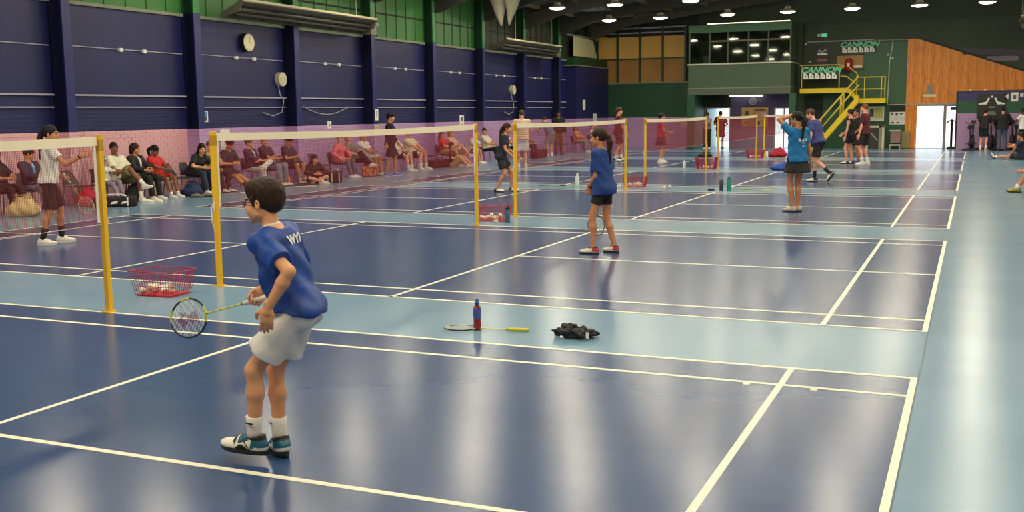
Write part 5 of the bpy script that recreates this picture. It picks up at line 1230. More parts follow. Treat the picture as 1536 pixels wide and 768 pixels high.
# seated on the floor at the right edge
P14 = person('person in navy sitting on the floor with one leg stretched toward the courts', 1.75, 30.0, 82, H=1.70, kind='f', tone='tan', vox=0.018, pelvis=(0,0,0.12), neck=(0.06,0,0.62), headp=(10,-8,0), LF=(0.84,0.12,0.0,0,65), RF=(0.42,-0.15,0,0,0), knees=((0,0.2,1),(0.3,-0.1,1)), LH=dict(p=(0.40,0.1,0.42), pole=(0,1,-0.2)), RH=dict(p=(0.42,0.0,0.48), pole=(0,-1,-0.2)),
    hair=('bun','dark'), top=dict(m=F_NAVY, sleeve=0.7), bottom=dict(m=fab('olive_short', (70,74,50)), t='shorts', len=0.6), socks=SWS, shoes=SH_WK)
P15 = person('person at the right edge of the photo sitting on the floor with knees up', 1.52, 15.05, 80, H=1.66, kind='m', tone='tan', vox=0.016, pelvis=(0,0,0.12), neck=(-0.02,0,0.62), LF=(0.40,0.12,0,0,0), RF=(0.46,-0.14,0,0,0), knees=((0.2,0.2,1),(0.2,-0.1,1)), LH=dict(p=(0.36,0.12,0.42), pole=(0,1,-0.2)), RH=dict(p=(0.36,-0.1,0.42), pole=(0,-1,-0.2)),
    hair=('short','dark'), top=dict(m=fab('brown_dark', (60,44,40)), sleeve=0.7), bottom=dict(m=F_KBLK, t='shorts', len=0.55), socks=SWS, shoes=dict(m=[M('shoe_olive', (150,140,60), 0.5)], sole=M_DSOLE))
PW = person('man in black kit walking past the seated spectators', -14.73, 17.45, -60, H=1.74, kind='m', tone='tan', vox=0.014, headp=(-5,0,0), girth=1.05, LH=dict(p=(0.2,0.24,0.92), pole=(-1,0.4,0)), RH=dict(p=(-0.12,-0.30,0.86), pole=(-1,-0.4,0)), LF=(0.12,0.10,0,0,0), RF=(-0.14,-0.10,0.0,-8,-6),
    hair=('thick','black'), top=dict(m=fab('black_brown', (32,24,28)), ease=0.024, hem=-0.2, sleeve=1.75), bottom=dict(m=fab('black_brown', (32,24,28)), t='shorts', len=0.86, flare=0.115), shoes=dict(m=[M('shoe_blue_white', (90,110,190), 0.5)], sole=M_WSOLE))
PB = person('man in slate blue shirt and grey shorts leaning toward the seated spectators', -15.05, 30.4, 60, H=1.74, kind='m', tone='fair', vox=0.018, pelvis=(-0.1,0,0.93), neck=(0.22,0,1.32), headp=(0,-20,0), LH=dict(p=(0.4,0.2,0.95), pole=(-0.3,1,0)), RH=dict(p=(0.35,-0.2,0.9), pole=(-0.5,-1,0)),
    hair=('short','brown'), top=dict(m=fab('slate_blue', (92,112,142)), sleeve=0.7), bottom=dict(m=fab('grey_short', (146,146,150)), t='shorts', len=0.85), socks=SWS, shoes=SH_W)
PD = person('man in black jacket and brown trousers standing before the navy wall', -15.38, 32.3, -150, H=1.78, kind='m', tone='brown', vox=0.018, LH=dict(p=(0.05,0.27,0.9), pole=(-1,0.4,0)), RH=dict(p=(0.05,-0.27,0.9), pole=(-1,-0.4,0)),
    hair=('buzz','black'), top=dict(m=F_KBLK, sleeve=1.9, ease=0.028), bottom=dict(m=fab('brown_trouser', (120,86,58)), t='trousers'), shoes=dict(m=[M('shoe_brown', (90,60,44), 0.5)], sole=M_DSOLE))
# ------------------------------------------------------------------ chairs and spectators along the left wall
M_CH = M('chair_shell_charcoal', (46,42,46), 0.45); M_CHL = M('chair_leg_grey', (110,106,108), 0.35, metal=0.6)
def make_chair():
    t = empty('stacking_chair')
    sb = MB(); n = 6
    prof = [(-0.20,0.435),(-0.10,0.425),(0.05,0.43),(0.16,0.44),(0.21,0.425)]
    def sheet(mb, rows, th):
        vs = []; m = len(rows[0])
        for r_ in rows: vs += r_
        N = len(vs); vs2 = vs + [(p[0]+th[0], p[1]+th[1], p[2]+th[2]) for p in vs]; fs = []
        R = len(rows)
        for i in range(R-1):
            for j in range(m-1):
                a = i*m+j; fs += [(a, a+1, a+m+1, a+m), (N+a, N+a+m, N+a+m+1, N+a+1)]
        for i in range(R-1): fs += [(i*m, (i+1)*m, N+(i+1)*m, N+i*m), (i*m+m-1, N+i*m+m-1, N+(i+1)*m+m-1, (i+1)*m+m-1)]
        for j in range(m-1): fs += [(j, N+j, N+j+1, j+1), ((R-1)*m+j, (R-1)*m+j+1, N+(R-1)*m+j+1, N+(R-1)*m+j)]
        mb._add(vs2, fs)
    sheet(sb, [[(x_, y_, z_+0.02*(x_/0.21)**2) for x_ in np.linspace(-0.21,0.21,n)] for y_, z_ in prof], (0,0,-0.014)); sb.build('seat', M_CH, t, smooth='angle')
    bb_ = MB(); sheet(bb_, [[(x_*(1-0.12*k), -0.20-0.035*k+0.03*(x_/0.21)**2, 0.47+0.075*k) for x_ in np.linspace(-0.21,0.21,n)] for k in range(5)], (0,-0.014,0)); bb_.build('backrest', M_CH, t, smooth='angle')
    for sx in (-1, 1):
        MB().tube([(sx*0.19,0.17,0.42),(sx*0.22,0.22,0.0)], 0.011, 6).build('leg', M_CHL, t); MB().tube([(sx*0.19,-0.17,0.42),(sx*0.22,-0.23,0.0)], 0.011, 6).build('leg', M_CHL, t)
        MB().tube([(sx*0.19,-0.19,0.42),(sx*0.19,-0.215,0.52)], 0.011, 6).build('back_support', M_CHL, t)
    MB().tube([(-0.19,0.17,0.415),(0.19,0.17,0.415)], 0.009, 6).build('stretcher', M_CHL, t)
    t.scale = (1, 1, 0.91)
    return t
chair0 = make_chair(); tag(chair0, None, 'chair', 'dark chairs along the left wall'); used = [False]
def chair(x, y, face, label):
    rz = math.radians(face)
    if not used[0]: used[0] = True; chair0.location = (x, y, 0); chair0.rotation_euler = (0,0,rz); chair0['label'] = label; return chair0
    return dup(chair0, (x, y, 0), rz, label)
GS = 'seated spectators along the left wall'
def seated(label, who, y, x=-15.72, face=-90, H=1.66, kind='m', tone='fair', lean=-0.04, yawh=0, pitchh=0, legs='down', arms='lap', hair=('short','dark'), top=None, bottom=None, shoes=SH_W, socks=None, ch=True, girth=1.0, **kw):
    H = H*0.965 if H > 1.2 else H; s = H/1.72; f0 = -0.05; pu = 0.40+0.10*s; nl = 0.465*s; lean -= 0.03
    nk = (f0+lean, kw.pop('lside', 0.0), pu+math.sqrt(nl*nl-lean*lean))
    lg = {'down':((0.40,0.12,0,5,0),(0.43,-0.12,0,-5,0)), 'out':((0.72,0.10,0.0,5,22),(0.66,-0.12,0.0,-5,18)), 'tuck':((0.20,0.12,0,5,-12),(0.30,-0.12,0,-5,0)),
          'crossL':((0.36,-0.10,0.42,-35,10),(0.42,-0.10,0,-5,0)), 'kneeR':((0.42,0.12,0,5,0),(0.56,0.06,0.27,8,10)), 'wide':((0.36,0.22,0,18,0),(0.40,-0.22,0,-15,0)), 'dangle':((0.30,0.09,0.14,4,-6),(0.34,-0.09,0.13,-4,-8))}[legs]
    kn = None
    if legs == 'crossL': kn = ((0.2,1.2,0.5), None)
    if legs == 'kneeR': kn = (None, (0.6,0,1))
    zt = nk[2]
    am = {'lap':(dict(p=(0.26,0.08,0.62), pole=(-0.5,1,-0.4), curl=0.5), dict(p=(0.24,-0.08,0.63), pole=(-0.5,-1,-0.4), curl=0.5)),
          'phone':(dict(p=(0.27,0.06,zt-0.24), pole=(-0.2,1,-1), curl=0.9), dict(p=(0.27,-0.06,zt-0.26), pole=(-0.2,-1,-1), curl=0.9)),
          'fold':(dict(p=(0.20,-0.10,zt-0.30), pole=(0,1,-0.6), d=(0.1,-1,0.1)), dict(p=(0.22,0.10,zt-0.28), pole=(0,-1,-0.6), d=(0.1,1,0.1))),
          'knees':(dict(p=(0.36,0.14,0.60), pole=(-0.5,1,0), curl=0.5), dict(p=(0.38,-0.14,0.60), pole=(-0.5,-1,0), curl=0.5)),
          'chin':(dict(p=(0.24,0.06,0.64), pole=(-0.3,1,-0.4)), dict(p=(nk[0]+0.15,-0.05,zt+0.05), pole=(0.5,-0.8,-1), d=(-0.2,0.1,1), n=(-1,0,0), curl=0.8)),
          'side':(dict(p=(0.26,0.16,0.60), pole=(-0.5,1,-0.2)), dict(p=(0.22,-0.28,0.54), pole=(-0.8,-0.8,0)))}[arms]
    if ch: chair(x - 0.02*math.cos(math.radians(face+90)), y, face, 'dark plastic chair under the %s' % who)
    band = kw.pop('band', None)
    P_ = person(label, x, y, face, H=H, kind=kind, tone=tone, vox=kw.pop('vox', 0.014), pelvis=(f0,0,pu), neck=nk, headp=(yawh, pitchh, kw.pop('roll', 0)), LH=am[0], RH=am[1], LF=lg[0], RF=lg[1], knees=kn,
                  hair=hair, top=top, bottom=bottom, shoes=shoes, socks=socks, group=GS, girth=girth, **kw)
    if band:
        w = lambda a, b, c: P_['hc']+(P_['hl']*a+P_['hf']*b+P_['hu']*c)*P_['hs']
        MB().tube([w(0.092*math.sin(t),-0.016+0.112*math.cos(t),0.058+0.012*math.cos(t)) for t in np.linspace(0, 2*math.pi, 20, endpoint=False)], 0.016*P_['hs'], 6, closed=True).build('head_band', band, P_['root'], smooth=True)
    return P_
T = lambda nm, c, **k: dict(dict(m=fab(nm, c), ease=0.016, hem=-0.06, sleeve=0.66), **k)
JEANB = dict(m=fab('jeans_grey', (138,140,150)), t='trousers'); KTR = dict(m=F_KBLK, t='trousers'); KSH = dict(m=F_KBLK, t='shorts', len=0.8, flare=0.10)
seated('woman in black top with long dark hair, nearest of the seated spectators', 'long haired woman in black nearest the photo edge', 5.35, x=-15.85, H=1.64, kind='f', tone='tan', yawh=-5, pitchh=-18, arms='phone', hair=('long','dark'), top=T('black_top', (40,28,30), sleeve=0.8), bottom=KTR, shoes=SH_K)
seated('person in dark jacket, blue print shirt and grey jeans beside the woman in black', 'person in grey jeans', 6.02, x=-15.8, H=1.66, kind='m', tone='tan', yawh=50, pitchh=-16, arms='phone', hair=('fringe','black'), top=T('denim_dark', (44,48,64), sleeve=1.8, inner=fab('print_blue', (50,90,150), (150,180,220))), bottom=JEANB, shoes=SH_K)
seated('small child in white with a white head band on a chair by the post', 'small child in white', 7.66, x=-15.6, H=1.06, kind='c', tone='brown', yawh=-20, pitchh=-10, legs='dangle', arms='lap', hair=('short','black'), top=T('child_white', (232,226,218), sleeve=1.5), bottom=dict(m=fab('child_grey', (150,130,150)), t='trousers'), band=F_WHITE)
seated('man in white T-shirt and olive shorts with a knee raised, just beyond the nearest post', 'man in olive shorts', 8.14, H=1.74, kind='m', tone='brown', yawh=-30, legs='kneeR', arms='lap', hair=('short','black'), top=T('tee_cream', (236,232,206), sleeve=0.75), bottom=dict(m=fab('olive', (116,104,66)), t='shorts', len=0.9, flare=0.11), socks=SW)
seated('woman in black blazer with shoulder length dark hair', 'woman in black blazer', 8.70, H=1.66, kind='f', tone='tan', yawh=20, pitchh=-6, arms='lap', hair=('bob','dark'), top=T('blazer_black', (28,26,30), sleeve=1.85, ease=0.024, inner=fab('blouse_white', (226,214,204))), bottom=KTR, shoes=SH_W)
seated('girl in bright red shirt and red shorts looking down at a phone', 'girl in bright red', 9.26, H=1.54, kind='c', tone='brown', yawh=10, pitchh=-26, arms='phone', hair=('ponytail','black'), top=T('tee_red', (206,40,40), hem=-0.16), bottom=dict(m=fab('red_short', (196,36,40)), t='shorts', len=0.5), socks=SWS)
seated('woman in black with long black hair leaning forward', 'leaning woman with long black hair', 10.40, H=1.70, kind='f', tone='fair', lean=0.26, yawh=-30, pitchh=-12, arms='knees', hair=('longback','black'), top=T('top_black', (30,28,32), sleeve=0.75, ease=0.024), bottom=dict(m=fab('jeans_navy', (40,48,72)), t='trousers'), shoes=SH_W)
seated('auburn haired boy in khaki shirt resting chin on hand', 'auburn haired boy in khaki', 10.98, H=1.60, kind='m', tone='pink', lean=0.05, yawh=-30, pitchh=-8, arms='chin', hair=('short','auburn'), top=T('khaki', (186,166,112), sleeve=0.9), bottom=KTR, shoes=SH_WK)
seated('person in black and sage top with long bare legs stretched out behind the second post', 'person with bare legs stretched out', 11.56, H=1.74, kind='m', tone='tan', lean=0.12, yawh=-20, pitchh=-30, legs='out', arms='lap', hair=('thick','black'), top=T('black_sage', (40,40,46), sleeve=0.8), bottom=dict(m=fab('plum_short', (62,44,66)), t='shorts', len=0.7), socks=SK_, shoes=SH_W)
seated('person in purple jacket with arms folded and pale trousers, ankle on knee', 'person in purple jacket', 12.55, H=1.66, kind='f', tone='fair', yawh=20, arms='fold', legs='crossL', hair=('bun','brown'), top=T('jacket_purple', (58,42,72), sleeve=1.4, ease=0.024, inner=F_WHITE), bottom=dict(m=fab('cream_trouser', (222,214,204)), t='trousers'))
seated('man in dark polo shirt and grey jeans with arms folded', 'man in dark polo shirt', 13.16, H=1.76, kind='m', tone='tan', yawh=-35, arms='fold', hair=('buzz','dark'), top=T('polo_dark', (44,36,48), sleeve=0.75, collar=F_NAVY), bottom=dict(m=fab('jeans_mid', (128,132,146)), t='trousers'), shoes=SH_WK)
seated('young man in navy polo shirt reading a phone', 'young man in navy polo', 13.98, H=1.72, kind='m', tone='tan', lean=0.06, yawh=-15, pitchh=-28, arms='phone', hair=('thick','black'), top=T('polo_navy', (42,40,66), sleeve=0.75), bottom=dict(m=fab('navy_short', (44,38,54)), t='shorts', len=0.9), socks=SWS, shoes=SH_WK)
seated('woman in coral pink jumper and grey leggings', 'woman in coral pink', 16.35, H=1.68, kind='f', tone='pink', lean=0.10, yawh=-60, arms='side', hair=('bun','brown'), girth=1.08, top=T('coral', (226,112,122), sleeve=1.8, hem=-0.1), bottom=dict(m=fab('leggings_grey', (104,98,112)), t='leggings'))
seated('blonde woman in grey green top and black trousers, leg crossed', 'blonde woman in grey green', 17.02, H=1.70, kind='f', tone='pink', yawh=-50, arms='lap', legs='kneeR', hair=('bob','blond'), top=T('sage_grey', (128,122,108), sleeve=0.8), bottom=KTR)
seated('man in white T-shirt and pale shorts with arms crossed', 'man in white T-shirt with arms crossed', 17.78, H=1.74, kind='m', tone='tan', yawh=10, arms='fold', hair=('short','brown'), girth=1.08, top=T('tee_white', (238,232,226), sleeve=0.72), bottom=dict(m=fab('pale_short', (220,212,200)), t='shorts', len=0.8), shoes=SH_WK)
seated('man in white T-shirt and black shorts, half hidden by the walking man', 'man in black shorts behind the walking man', 19.62, H=1.70, kind='m', tone='pink', yawh=-30, arms='lap', hair=('short','black'), top=T('tee_white2', (230,224,216), sleeve=0.7), bottom=KSH, socks=SW)
seated('older man in cream polo shirt and white shoes with hands on knees', 'older man in cream polo', 20.50, H=1.80, kind='m', tone='pink', yawh=-30, arms='knees', legs='wide', hair=('buzz','sandy'), girth=1.12, top=T('polo_cream', (240,224,190), sleeve=0.75), bottom=KSH, socks=SW)
seated('woman in red T-shirt with reddish hair', 'woman in red T-shirt', 22.75, H=1.62, kind='f', tone='pink', yawh=-25, pitchh=-10, arms='phone', hair=('longback','auburn'), girth=1.1, top=T('tee_scarlet', (206,44,48), sleeve=0.75), bottom=dict(m=fab('skirt_tan', (186,146,98)), t='skirt', len=0.95, k=0.10, flare=0.14), vox=0.016)
seated('woman in pale peach top holding up a phone', 'woman in pale peach top', 23.40, H=1.68, kind='f', tone='pink', yawh=-10, arms='phone', legs='kneeR', hair=('bob','sandy'), top=T('top_peach', (226,190,160), sleeve=0.75), bottom=dict(m=fab('peach_short', (206,170,140)), t='shorts', len=0.6), vox=0.016)
seated('person in white and black striped top leaning forward beside the third post', 'person in striped top', 24.65, H=1.62, kind='m', tone='tan', lean=0.24, yawh=10, pitchh=-30, arms='knees', hair=('bald','black'), top=T('stripe_white', (226,220,214), sleeve=0.8), bottom=dict(m=fab('tan_short', (150,110,80)), t='shorts', len=0.8), vox=0.016)
seated('person in cream shirt on a folding chair behind the girl in black', 'person in cream shirt behind the girl in black', 26.1, H=1.70, kind='m', tone='tan', yawh=-60, arms='lap', hair=('short','black'), top=T('shirt_cream', (222,212,186), sleeve=0.8), bottom=KTR, vox=0.018)
seated('person in white sitting between the girl in black and the tall person in peach', 'person in white behind the girl in black', 27.9, H=1.60, kind='f', tone='tan', yawh=-40, arms='lap', hair=('bob','black'), top=T('shirt_white3', (226,222,214), sleeve=0.6), bottom=KTR, vox=0.018)
seated('woman in mustard yellow top beside the man leaning over', 'woman in mustard yellow', 29.6, H=1.62, kind='f', tone='brown', yawh=-50, arms='lap', hair=('bun','black'), top=T('mustard', (196,140,40), sleeve=1.4), bottom=KTR, vox=0.018)
seated('woman in orange patterned top before the navy return wall', 'woman in orange patterned top', 35.0, x=-15.5, H=1.66, kind='f', tone='tan', yawh=-60, arms='lap', hair=('longback','dark'), top=dict(m=fab('orange_print', (206,110,76), (226,170,130), scale=20), ease=0.018, hem=-0.1, sleeve=1.3), bottom=dict(m=fab('jeans_mid', (128,132,146)), t='trousers'), vox=0.018)
seated('person in white top at the far end of the seated row', 'person in white at the far end', 36.6, x=-15.3, H=1.66, kind='m', tone='pink', yawh=-20, arms='lap', hair=('short','brown'), top=T('tee_white4', (230,222,210), sleeve=0.6), bottom=dict(m=fab('maroon_short', (90,30,40)), t='shorts', len=0.8), vox=0.018)
for y, lab in ((7.05,'empty dark chair left of the small child in white'), (9.86,'empty dark chair beside the girl in bright red'), (14.75,'empty dark chair left of the sitting girl in black hoodie'), (15.45,'empty dark chair by the wall behind the black and white sports bag'),
               (18.4,'empty dark chair behind the walking man in black'), (21.4,'empty dark chair right of the older man in cream polo'), (28.7,'empty dark chair left of the woman in mustard yellow'), (33.6,'empty dark chair left of the woman in orange pattern')):
    chair(-15.75, y, -90, lab)
chair(-15.75, 4.6, -90, 'dark chair at the photo edge left of the woman in black')
# girl sitting on the floor
person('girl in black hoodie sitting cross legged on the floor with a bottle', -15.0, 14.0, -120, H=1.52, kind='c', tone='pink', vox=0.012, pelvis=(0,0,0.11), neck=(0.06,0,0.50), headp=(0,-12,0), LF=(0.24,-0.14,0.0,-70,0), RF=(0.34,0.10,0.0,70,0), knees=((0.5,1.2,0.4),(0.5,-1.2,0.4)),
    LH=dict(p=(0.28,0.06,0.26), pole=(0,1,-0.2), curl=0.9), RH=dict(p=(0.28,-0.08,0.26), pole=(0,-1,-0.2)), hair=('long','dark'), top=dict(m=fab('hoodie_black', (36,28,32)), sleeve=1.85, ease=0.028, hem=-0.1, hood=True), bottom=KSH, socks=SWS, shoes=SH_W)
person('person in maroon sitting on the floor against the wall beside the tan skirt', -15.1, 22.1, -80, H=1.6, kind='f', tone='pink', vox=0.016, pelvis=(0,0,0.11), neck=(-0.06,0,0.55), headp=(-30,-5,0), LF=(0.62,0.14,0.0,10,60), RF=(0.52,-0.12,0,0,20), knees=((0,0.3,1),(0,-0.2,1)), LH=dict(p=(0.2,0.18,0.3), pole=(-0.5,1,-0.2)), RH=dict(p=(0.2,-0.16,0.3), pole=(-0.5,-1,-0.2)),
    hair=('bob','brown'), top=dict(m=fab('maroon_top', (96,34,40)), sleeve=0.8), bottom=dict(m=fab('beige_skirt', (206,166,112)), t='skirt', len=0.98, k=0.12, flare=0.13), shoes=SH_W)

# ------------------------------------------------------------------ phones, bags and shoes by the chairs
def phone(x, y, z, rz, lab):
    p = tag(empty('mobile_phone', (x, y, z), rz), lab, 'phone'); MB().box((-0.036,-0.004,-0.07), (0.036,0.004,0.07)).build('body', M_BLK, p, bevel=0.003); MB().box((-0.032,-0.0052,-0.062), (0.032,-0.0041,0.062)).build('screen', M('screen_slate', (70,80,96), 0.2), p)
def sack(label, x, y, rx, ry, h, mat, seed, name='bag', strap=None, cat='bag', rz=0.0):
    F = Field((-rx-.05,-ry-.05,-.02), (rx+.05,ry+.05,h+.06), 0.012); rnd = np.random.RandomState(seed)
    F.add(ell((0,0,h*0.30), np.eye(3), (rx,ry,h*0.42))); F.add(ell((rx*0.1,0,h*0.62), np.eye(3), (rx*0.62,ry*0.62,h*0.36)), 0.06)
    F.add(cone((rx*0.15,0,h*0.72), (rx*0.2,0.0,h*0.95), rx*0.3, rx*0.16), 0.05); F.ripple(0.008, 26, 29, 22, seed); F.add(halfspace((0,0,0.001), (0,0,-1)), 0, 'i')
    v, f = F.mesh(); b = tag(empty(name, (x, y, 0), rz), label, cat); link('body', quads_to_mesh('body', [(v, f, 0)], [mat]), None, b)
    if strap: MB().tube([(-rx*0.5,0,h*0.6),(-rx*0.3,-ry*0.5,h*1.05),(rx*0.4,-ry*0.4,h*1.08),(rx*0.6,0,h*0.55)], 0.012, 6).build('strap', strap, b, smooth=True)
    return b
def holdall(label, x, y, w, d, h, mat, trim, rz=0.0, name='sports_bag', letters=None):
    b = tag(empty(name, (x, y, 0), rz), label, 'bag')
    F = Field((-w/2-.03,-d/2-.03,-.02), (w/2+.03,d/2+.03,h+.03), 0.011); F.add(boxp((0,0,h*0.5), np.eye(3), (w/2-0.05,d/2-0.05,h/2-0.05))); F.a -= 0.05; F.ripple(0.004, 24, 20, 26, w*9); F.add(halfspace((0,0,0.001),(0,0,-1)),0,'i')
    v, f = F.mesh(); link('body', quads_to_mesh('body', [(v, f, 0)], [mat]), None, b)
    MB().tube([(-w*0.25,-d*0.3,h*0.95),(-w*0.15,-d*0.2,h*1.22),(w*0.15,-d*0.2,h*1.22),(w*0.25,-d*0.3,h*0.95)], 0.011, 6).build('handle', trim, b, smooth=True)
    for sx in (-1, 1): MB().box((sx*w*0.28-0.015,-d/2-0.006,0.02), (sx*w*0.28+0.015,-d/2+0.012,h*0.92)).build('trim_band', trim, b)
    MB().box((-w*0.42,-0.006,h-0.004), (w*0.42,0.006,h+0.004)).build('zip', M_STEEL, b)
    if letters:
        for k in range(letters): MB().prism([(-w*0.35+k*w*0.24,h*0.3),(-w*0.35+k*w*0.24+w*0.15,h*0.36),(-w*0.35+k*w*0.24+w*0.17,h*0.62),(-w*0.35+k*w*0.24+0.02,h*0.5)], 1, -d/2-0.006, -d/2+0.01).build('white_mark', M_PRINT, b)
    return b
PLUS = -math.pi/2+0.5
sack('cream cloth sack slumped on the floor below the woman in black', -15.15, 5.15, 0.30, 0.2, 0.36, fab('sack_cream', (216,186,134)), 2, 'cloth_sack', fab('sack_strap', (180,150,100)), rz=0.7)
sack('crimson red rucksack on the floor below the pointing woman', -15.45, 6.95, 0.20, 0.15, 0.40, fab('bag_crimson', (196,34,58)), 5, 'rucksack', fab('bag_strap_red', (150,30,46)), rz=0.7)
holdall('long black racket bag with white marks lying beside the crimson rucksack', -15.0, 7.22, 0.80, 0.26, 0.20, fab('bag_black_red', (40,26,32)), M('trim_white', (226,222,216), 0.5), 0.75, 'racket_bag', 3)
sack('black rucksack under the man in olive shorts', -15.55, 8.30, 0.20, 0.17, 0.38, F_KBLK, 8, 'rucksack', F_KBLK, rz=0.6)
sack('navy blue sports bag on the floor beside the girl in bright red', -15.35, 9.85, 0.24, 0.18, 0.30, fab('bag_blue', (30,44,84)), 11, 'sports_bag', F_KBLK, rz=0.6)
sack('black rucksack with pale badge below the leaning woman', -15.5, 10.55, 0.22, 0.18, 0.34, F_KBLK, 14, 'rucksack', F_KBLK, rz=0.6)
holdall('black and white sports bag standing beside the girl in black hoodie', -14.75, 14.62, 0.34, 0.24, 0.29, F_KBLK, M('trim_cream', (226,210,170), 0.6), 0.6)
holdall('red and tan striped tote bag on the floor below the blonde woman', -15.25, 17.12, 0.40, 0.20, 0.30, dict_m if False else fab('tote_red', (190,62,54), (206,160,110), scale=11), M('trim_red', (190,50,50), 0.6), 0.6, 'tote_bag')
holdall('orange red box bag on the floor below the man in dark polo', -15.35, 13.35, 0.26, 0.2, 0.22, fab('box_orange', (190,70,44)), M('trim_cream', (226,210,170)), 0.5, 'cool_bag')
holdall('long maroon bag lying against the wall right of the older man', -15.55, 21.9, 1.1, 0.3, 0.26, fab('bag_maroon', (84,32,34)), F_KBLK, 1.55, 'kit_bag')
holdall('dark maroon kit bags under the woman in mustard yellow', -15.0, 29.2, 0.9, 0.35, 0.34, fab('bag_maroon', (84,32,34)), F_KBLK, 1.5, 'kit_bag')
sack('red kit heap on the floor near the furthest basket', -6.3, 31.0, 0.34, 0.2, 0.34, fab('kit_red', (176,36,54)), 21, 'kit_heap', None)
sack('blue racket cover lying on the floor behind the girl in cyan', -4.74, 22.3, 0.34, 0.2, 0.20, fab('cover_blue', (40,74,160)), 23, 'racket_cover', None)
def loose_shoe(x, y, rz, lab, mats, sole, grp):
    b = tag(empty('loose_shoe', (x, y, 0.0), rz), lab, 'shoe', grp); F = Field((-0.08,-0.12,-0.02), (0.08,0.24,0.16), 0.01); z0 = 0.088
    for p, k in ((ell((0,-0.035,z0-0.04), np.eye(3), (0.037,0.046,0.04)),0), (ell((0,0.035,z0-0.036), np.eye(3), (0.04,0.075,0.042)),0.03), (ell((0,0.118,z0-0.052), np.eye(3), (0.046,0.078,0.029)),0.03)): F.add(p, k)
    F.add(ell((0,-0.02,z0+0.01), np.eye(3), (0.026,0.04,0.035)), 0.008, 's'); F.add(halfspace((0,0,0.016),(0,0,-1)),0,'i')
    v, f = F.mesh(); link('upper', quads_to_mesh('upper', [(v, f, 0)], [mats]), None, b)
    out = [((0.039+0.010*min(1, max(0, (0.035+0.138*math.cos(t))/0.1)))*math.sin(t), 0.055+0.138*math.cos(t)) for t in np.linspace(0, 2*math.pi, 16, endpoint=False)]
    MB().prism(out, 2, 0.0, 0.022).build('sole', sole, b)
GL = 'loose shoes beside the chairs'
for k, (x, y, rz, lab, m, s_) in enumerate([(-14.95,7.98,-1.0,'white trainer on the floor behind the nearest post, left of a pair',M_WSHOE,M_WSOLE),(-14.9,8.2,-1.5,'white trainer on the floor behind the nearest post, right of a pair',M_WSHOE,M_WSOLE),
    (-14.98,9.5,-0.8,'grey walking shoe under the empty chair, left of a pair',M('shoe_taupe',(120,106,98),0.6),M_DSOLE),(-14.9,9.75,-0.9,'grey walking shoe under the empty chair, right of a pair',M('shoe_taupe',(120,106,98)),M_DSOLE),
    (-14.72,12.95,-0.9,'dark trainer with white sole on the floor left of the girl in hoodie',M_KSHOE,M_WSOLE),(-14.65,13.25,-1.1,'white soled black trainer lying beside the girl in hoodie',M_KSHOE,M_WSOLE)]): loose_shoe(x, y, rz, lab, m, s_, GL)
lying_racket('green edged racket lying across the bags below the auburn haired boy', -14.72, 10.85, -50, (200,214,170), (190,220,90), (235,235,230))
lying_racket('white framed racket lying below the leaning woman in black', -14.70, 11.35, -58, (226,226,220), (120,190,160), (235,235,230))
bottle(-14.47, 9.54, 'small clear tumbler on the floor left of the second post', [(0.001,0),(0.04,0),(0.05,0.01),(0.055,0.09),(0.03,0.12)], [M('bottle_clear', (214,226,220))], [('lid', [(0.032,0.118),(0.02,0.135)], M('bottle_white', (230,232,230)))])
bottle(-14.62, 13.72, 'orange juice bottle held in front of the sitting girl in hoodie', [(0.001,0),(0.03,0),(0.032,0.01),(0.032,0.14),(0.014,0.18)], [M('juice_orange', (214,150,84), 0.3)], [('cap', [(0.016,0.178),(0.016,0.2)], M('bottle_white', (230,232,230)))])
# paper notices on the left wall and posts
def notice(label, x, y, z, w, h, mats, rows):
    b = tag(empty('paper_notice', (x, y, z)), label, 'notice'); MB().box((0,-w/2,-h/2), (0.006,w/2,h/2)).build('sheet', mats[0], b)
    for (y0, z0, y1, z1, m) in rows: MB().box((0.006,y0*w/2,z0*h/2), (0.0075,y1*w/2,z1*h/2)).build('print', mats[m], b)
BLU = M('paper_blue', (80,150,190), 0.6)
notice('white notice with blue picture on the navy brick above the pink wall', XL+0.002, 11.75, 1.72, 0.30, 0.26, [WH, BLU, GR], [(-0.8,-0.2,0.7,0.85,1),(0.1,-0.75,0.7,-0.1,2)])
notice('white notice with arrow on the column at the navy brick', XL+0.395, 19.05, 1.72, 0.19, 0.34, [WH, GR], [(-0.15,-0.5,0.15,0.6,1)])
notice('yellow paper notice below the white arrow notice', XL+0.395, 19.05, 1.30, 0.22, 0.18, [LM, GR], [(-0.6,0.2,0.6,0.4,1)])
notice('small white notice with dark dot above the coral pink woman', XL+0.002, 17.1, 1.45, 0.2, 0.2, [WH, GR], [(-0.3,-0.4,0.3,0.2,1)])
notice('white notice on the lilac wall beside the third post', XL+0.002, 25.6, 1.42, 0.34, 0.5, [WH, GR], [(-0.4,0.2,0.4,0.7,1),(-0.4,-0.7,0.4,-0.3,1)])
notice('white notice behind the top of the second post', XL+0.002, 12.5, 1.15, 0.36, 0.5, [WH, GR], [(-0.4,0.4,0.4,0.5,1)])
notice('tall white notice on the navy return wall', XL+0.56, 37.0, 2.05, 0.35, 0.45, [WH, GR], [(-0.3,-0.6,0.3,0.6,0)])
notice('large white notice on the lilac return wall below the tall one', XL+0.56, 38.5, 1.35, 0.6, 0.6, [WH, GR], [(-0.6,0.3,0.6,0.5,0)])
notice('narrow white notice on the navy wall above the slate blue shirt', XL+0.002, 31.2, 1.55, 0.2, 0.4, [WH, GR], [(-0.3,-0.3,0.3,0.3,0)])
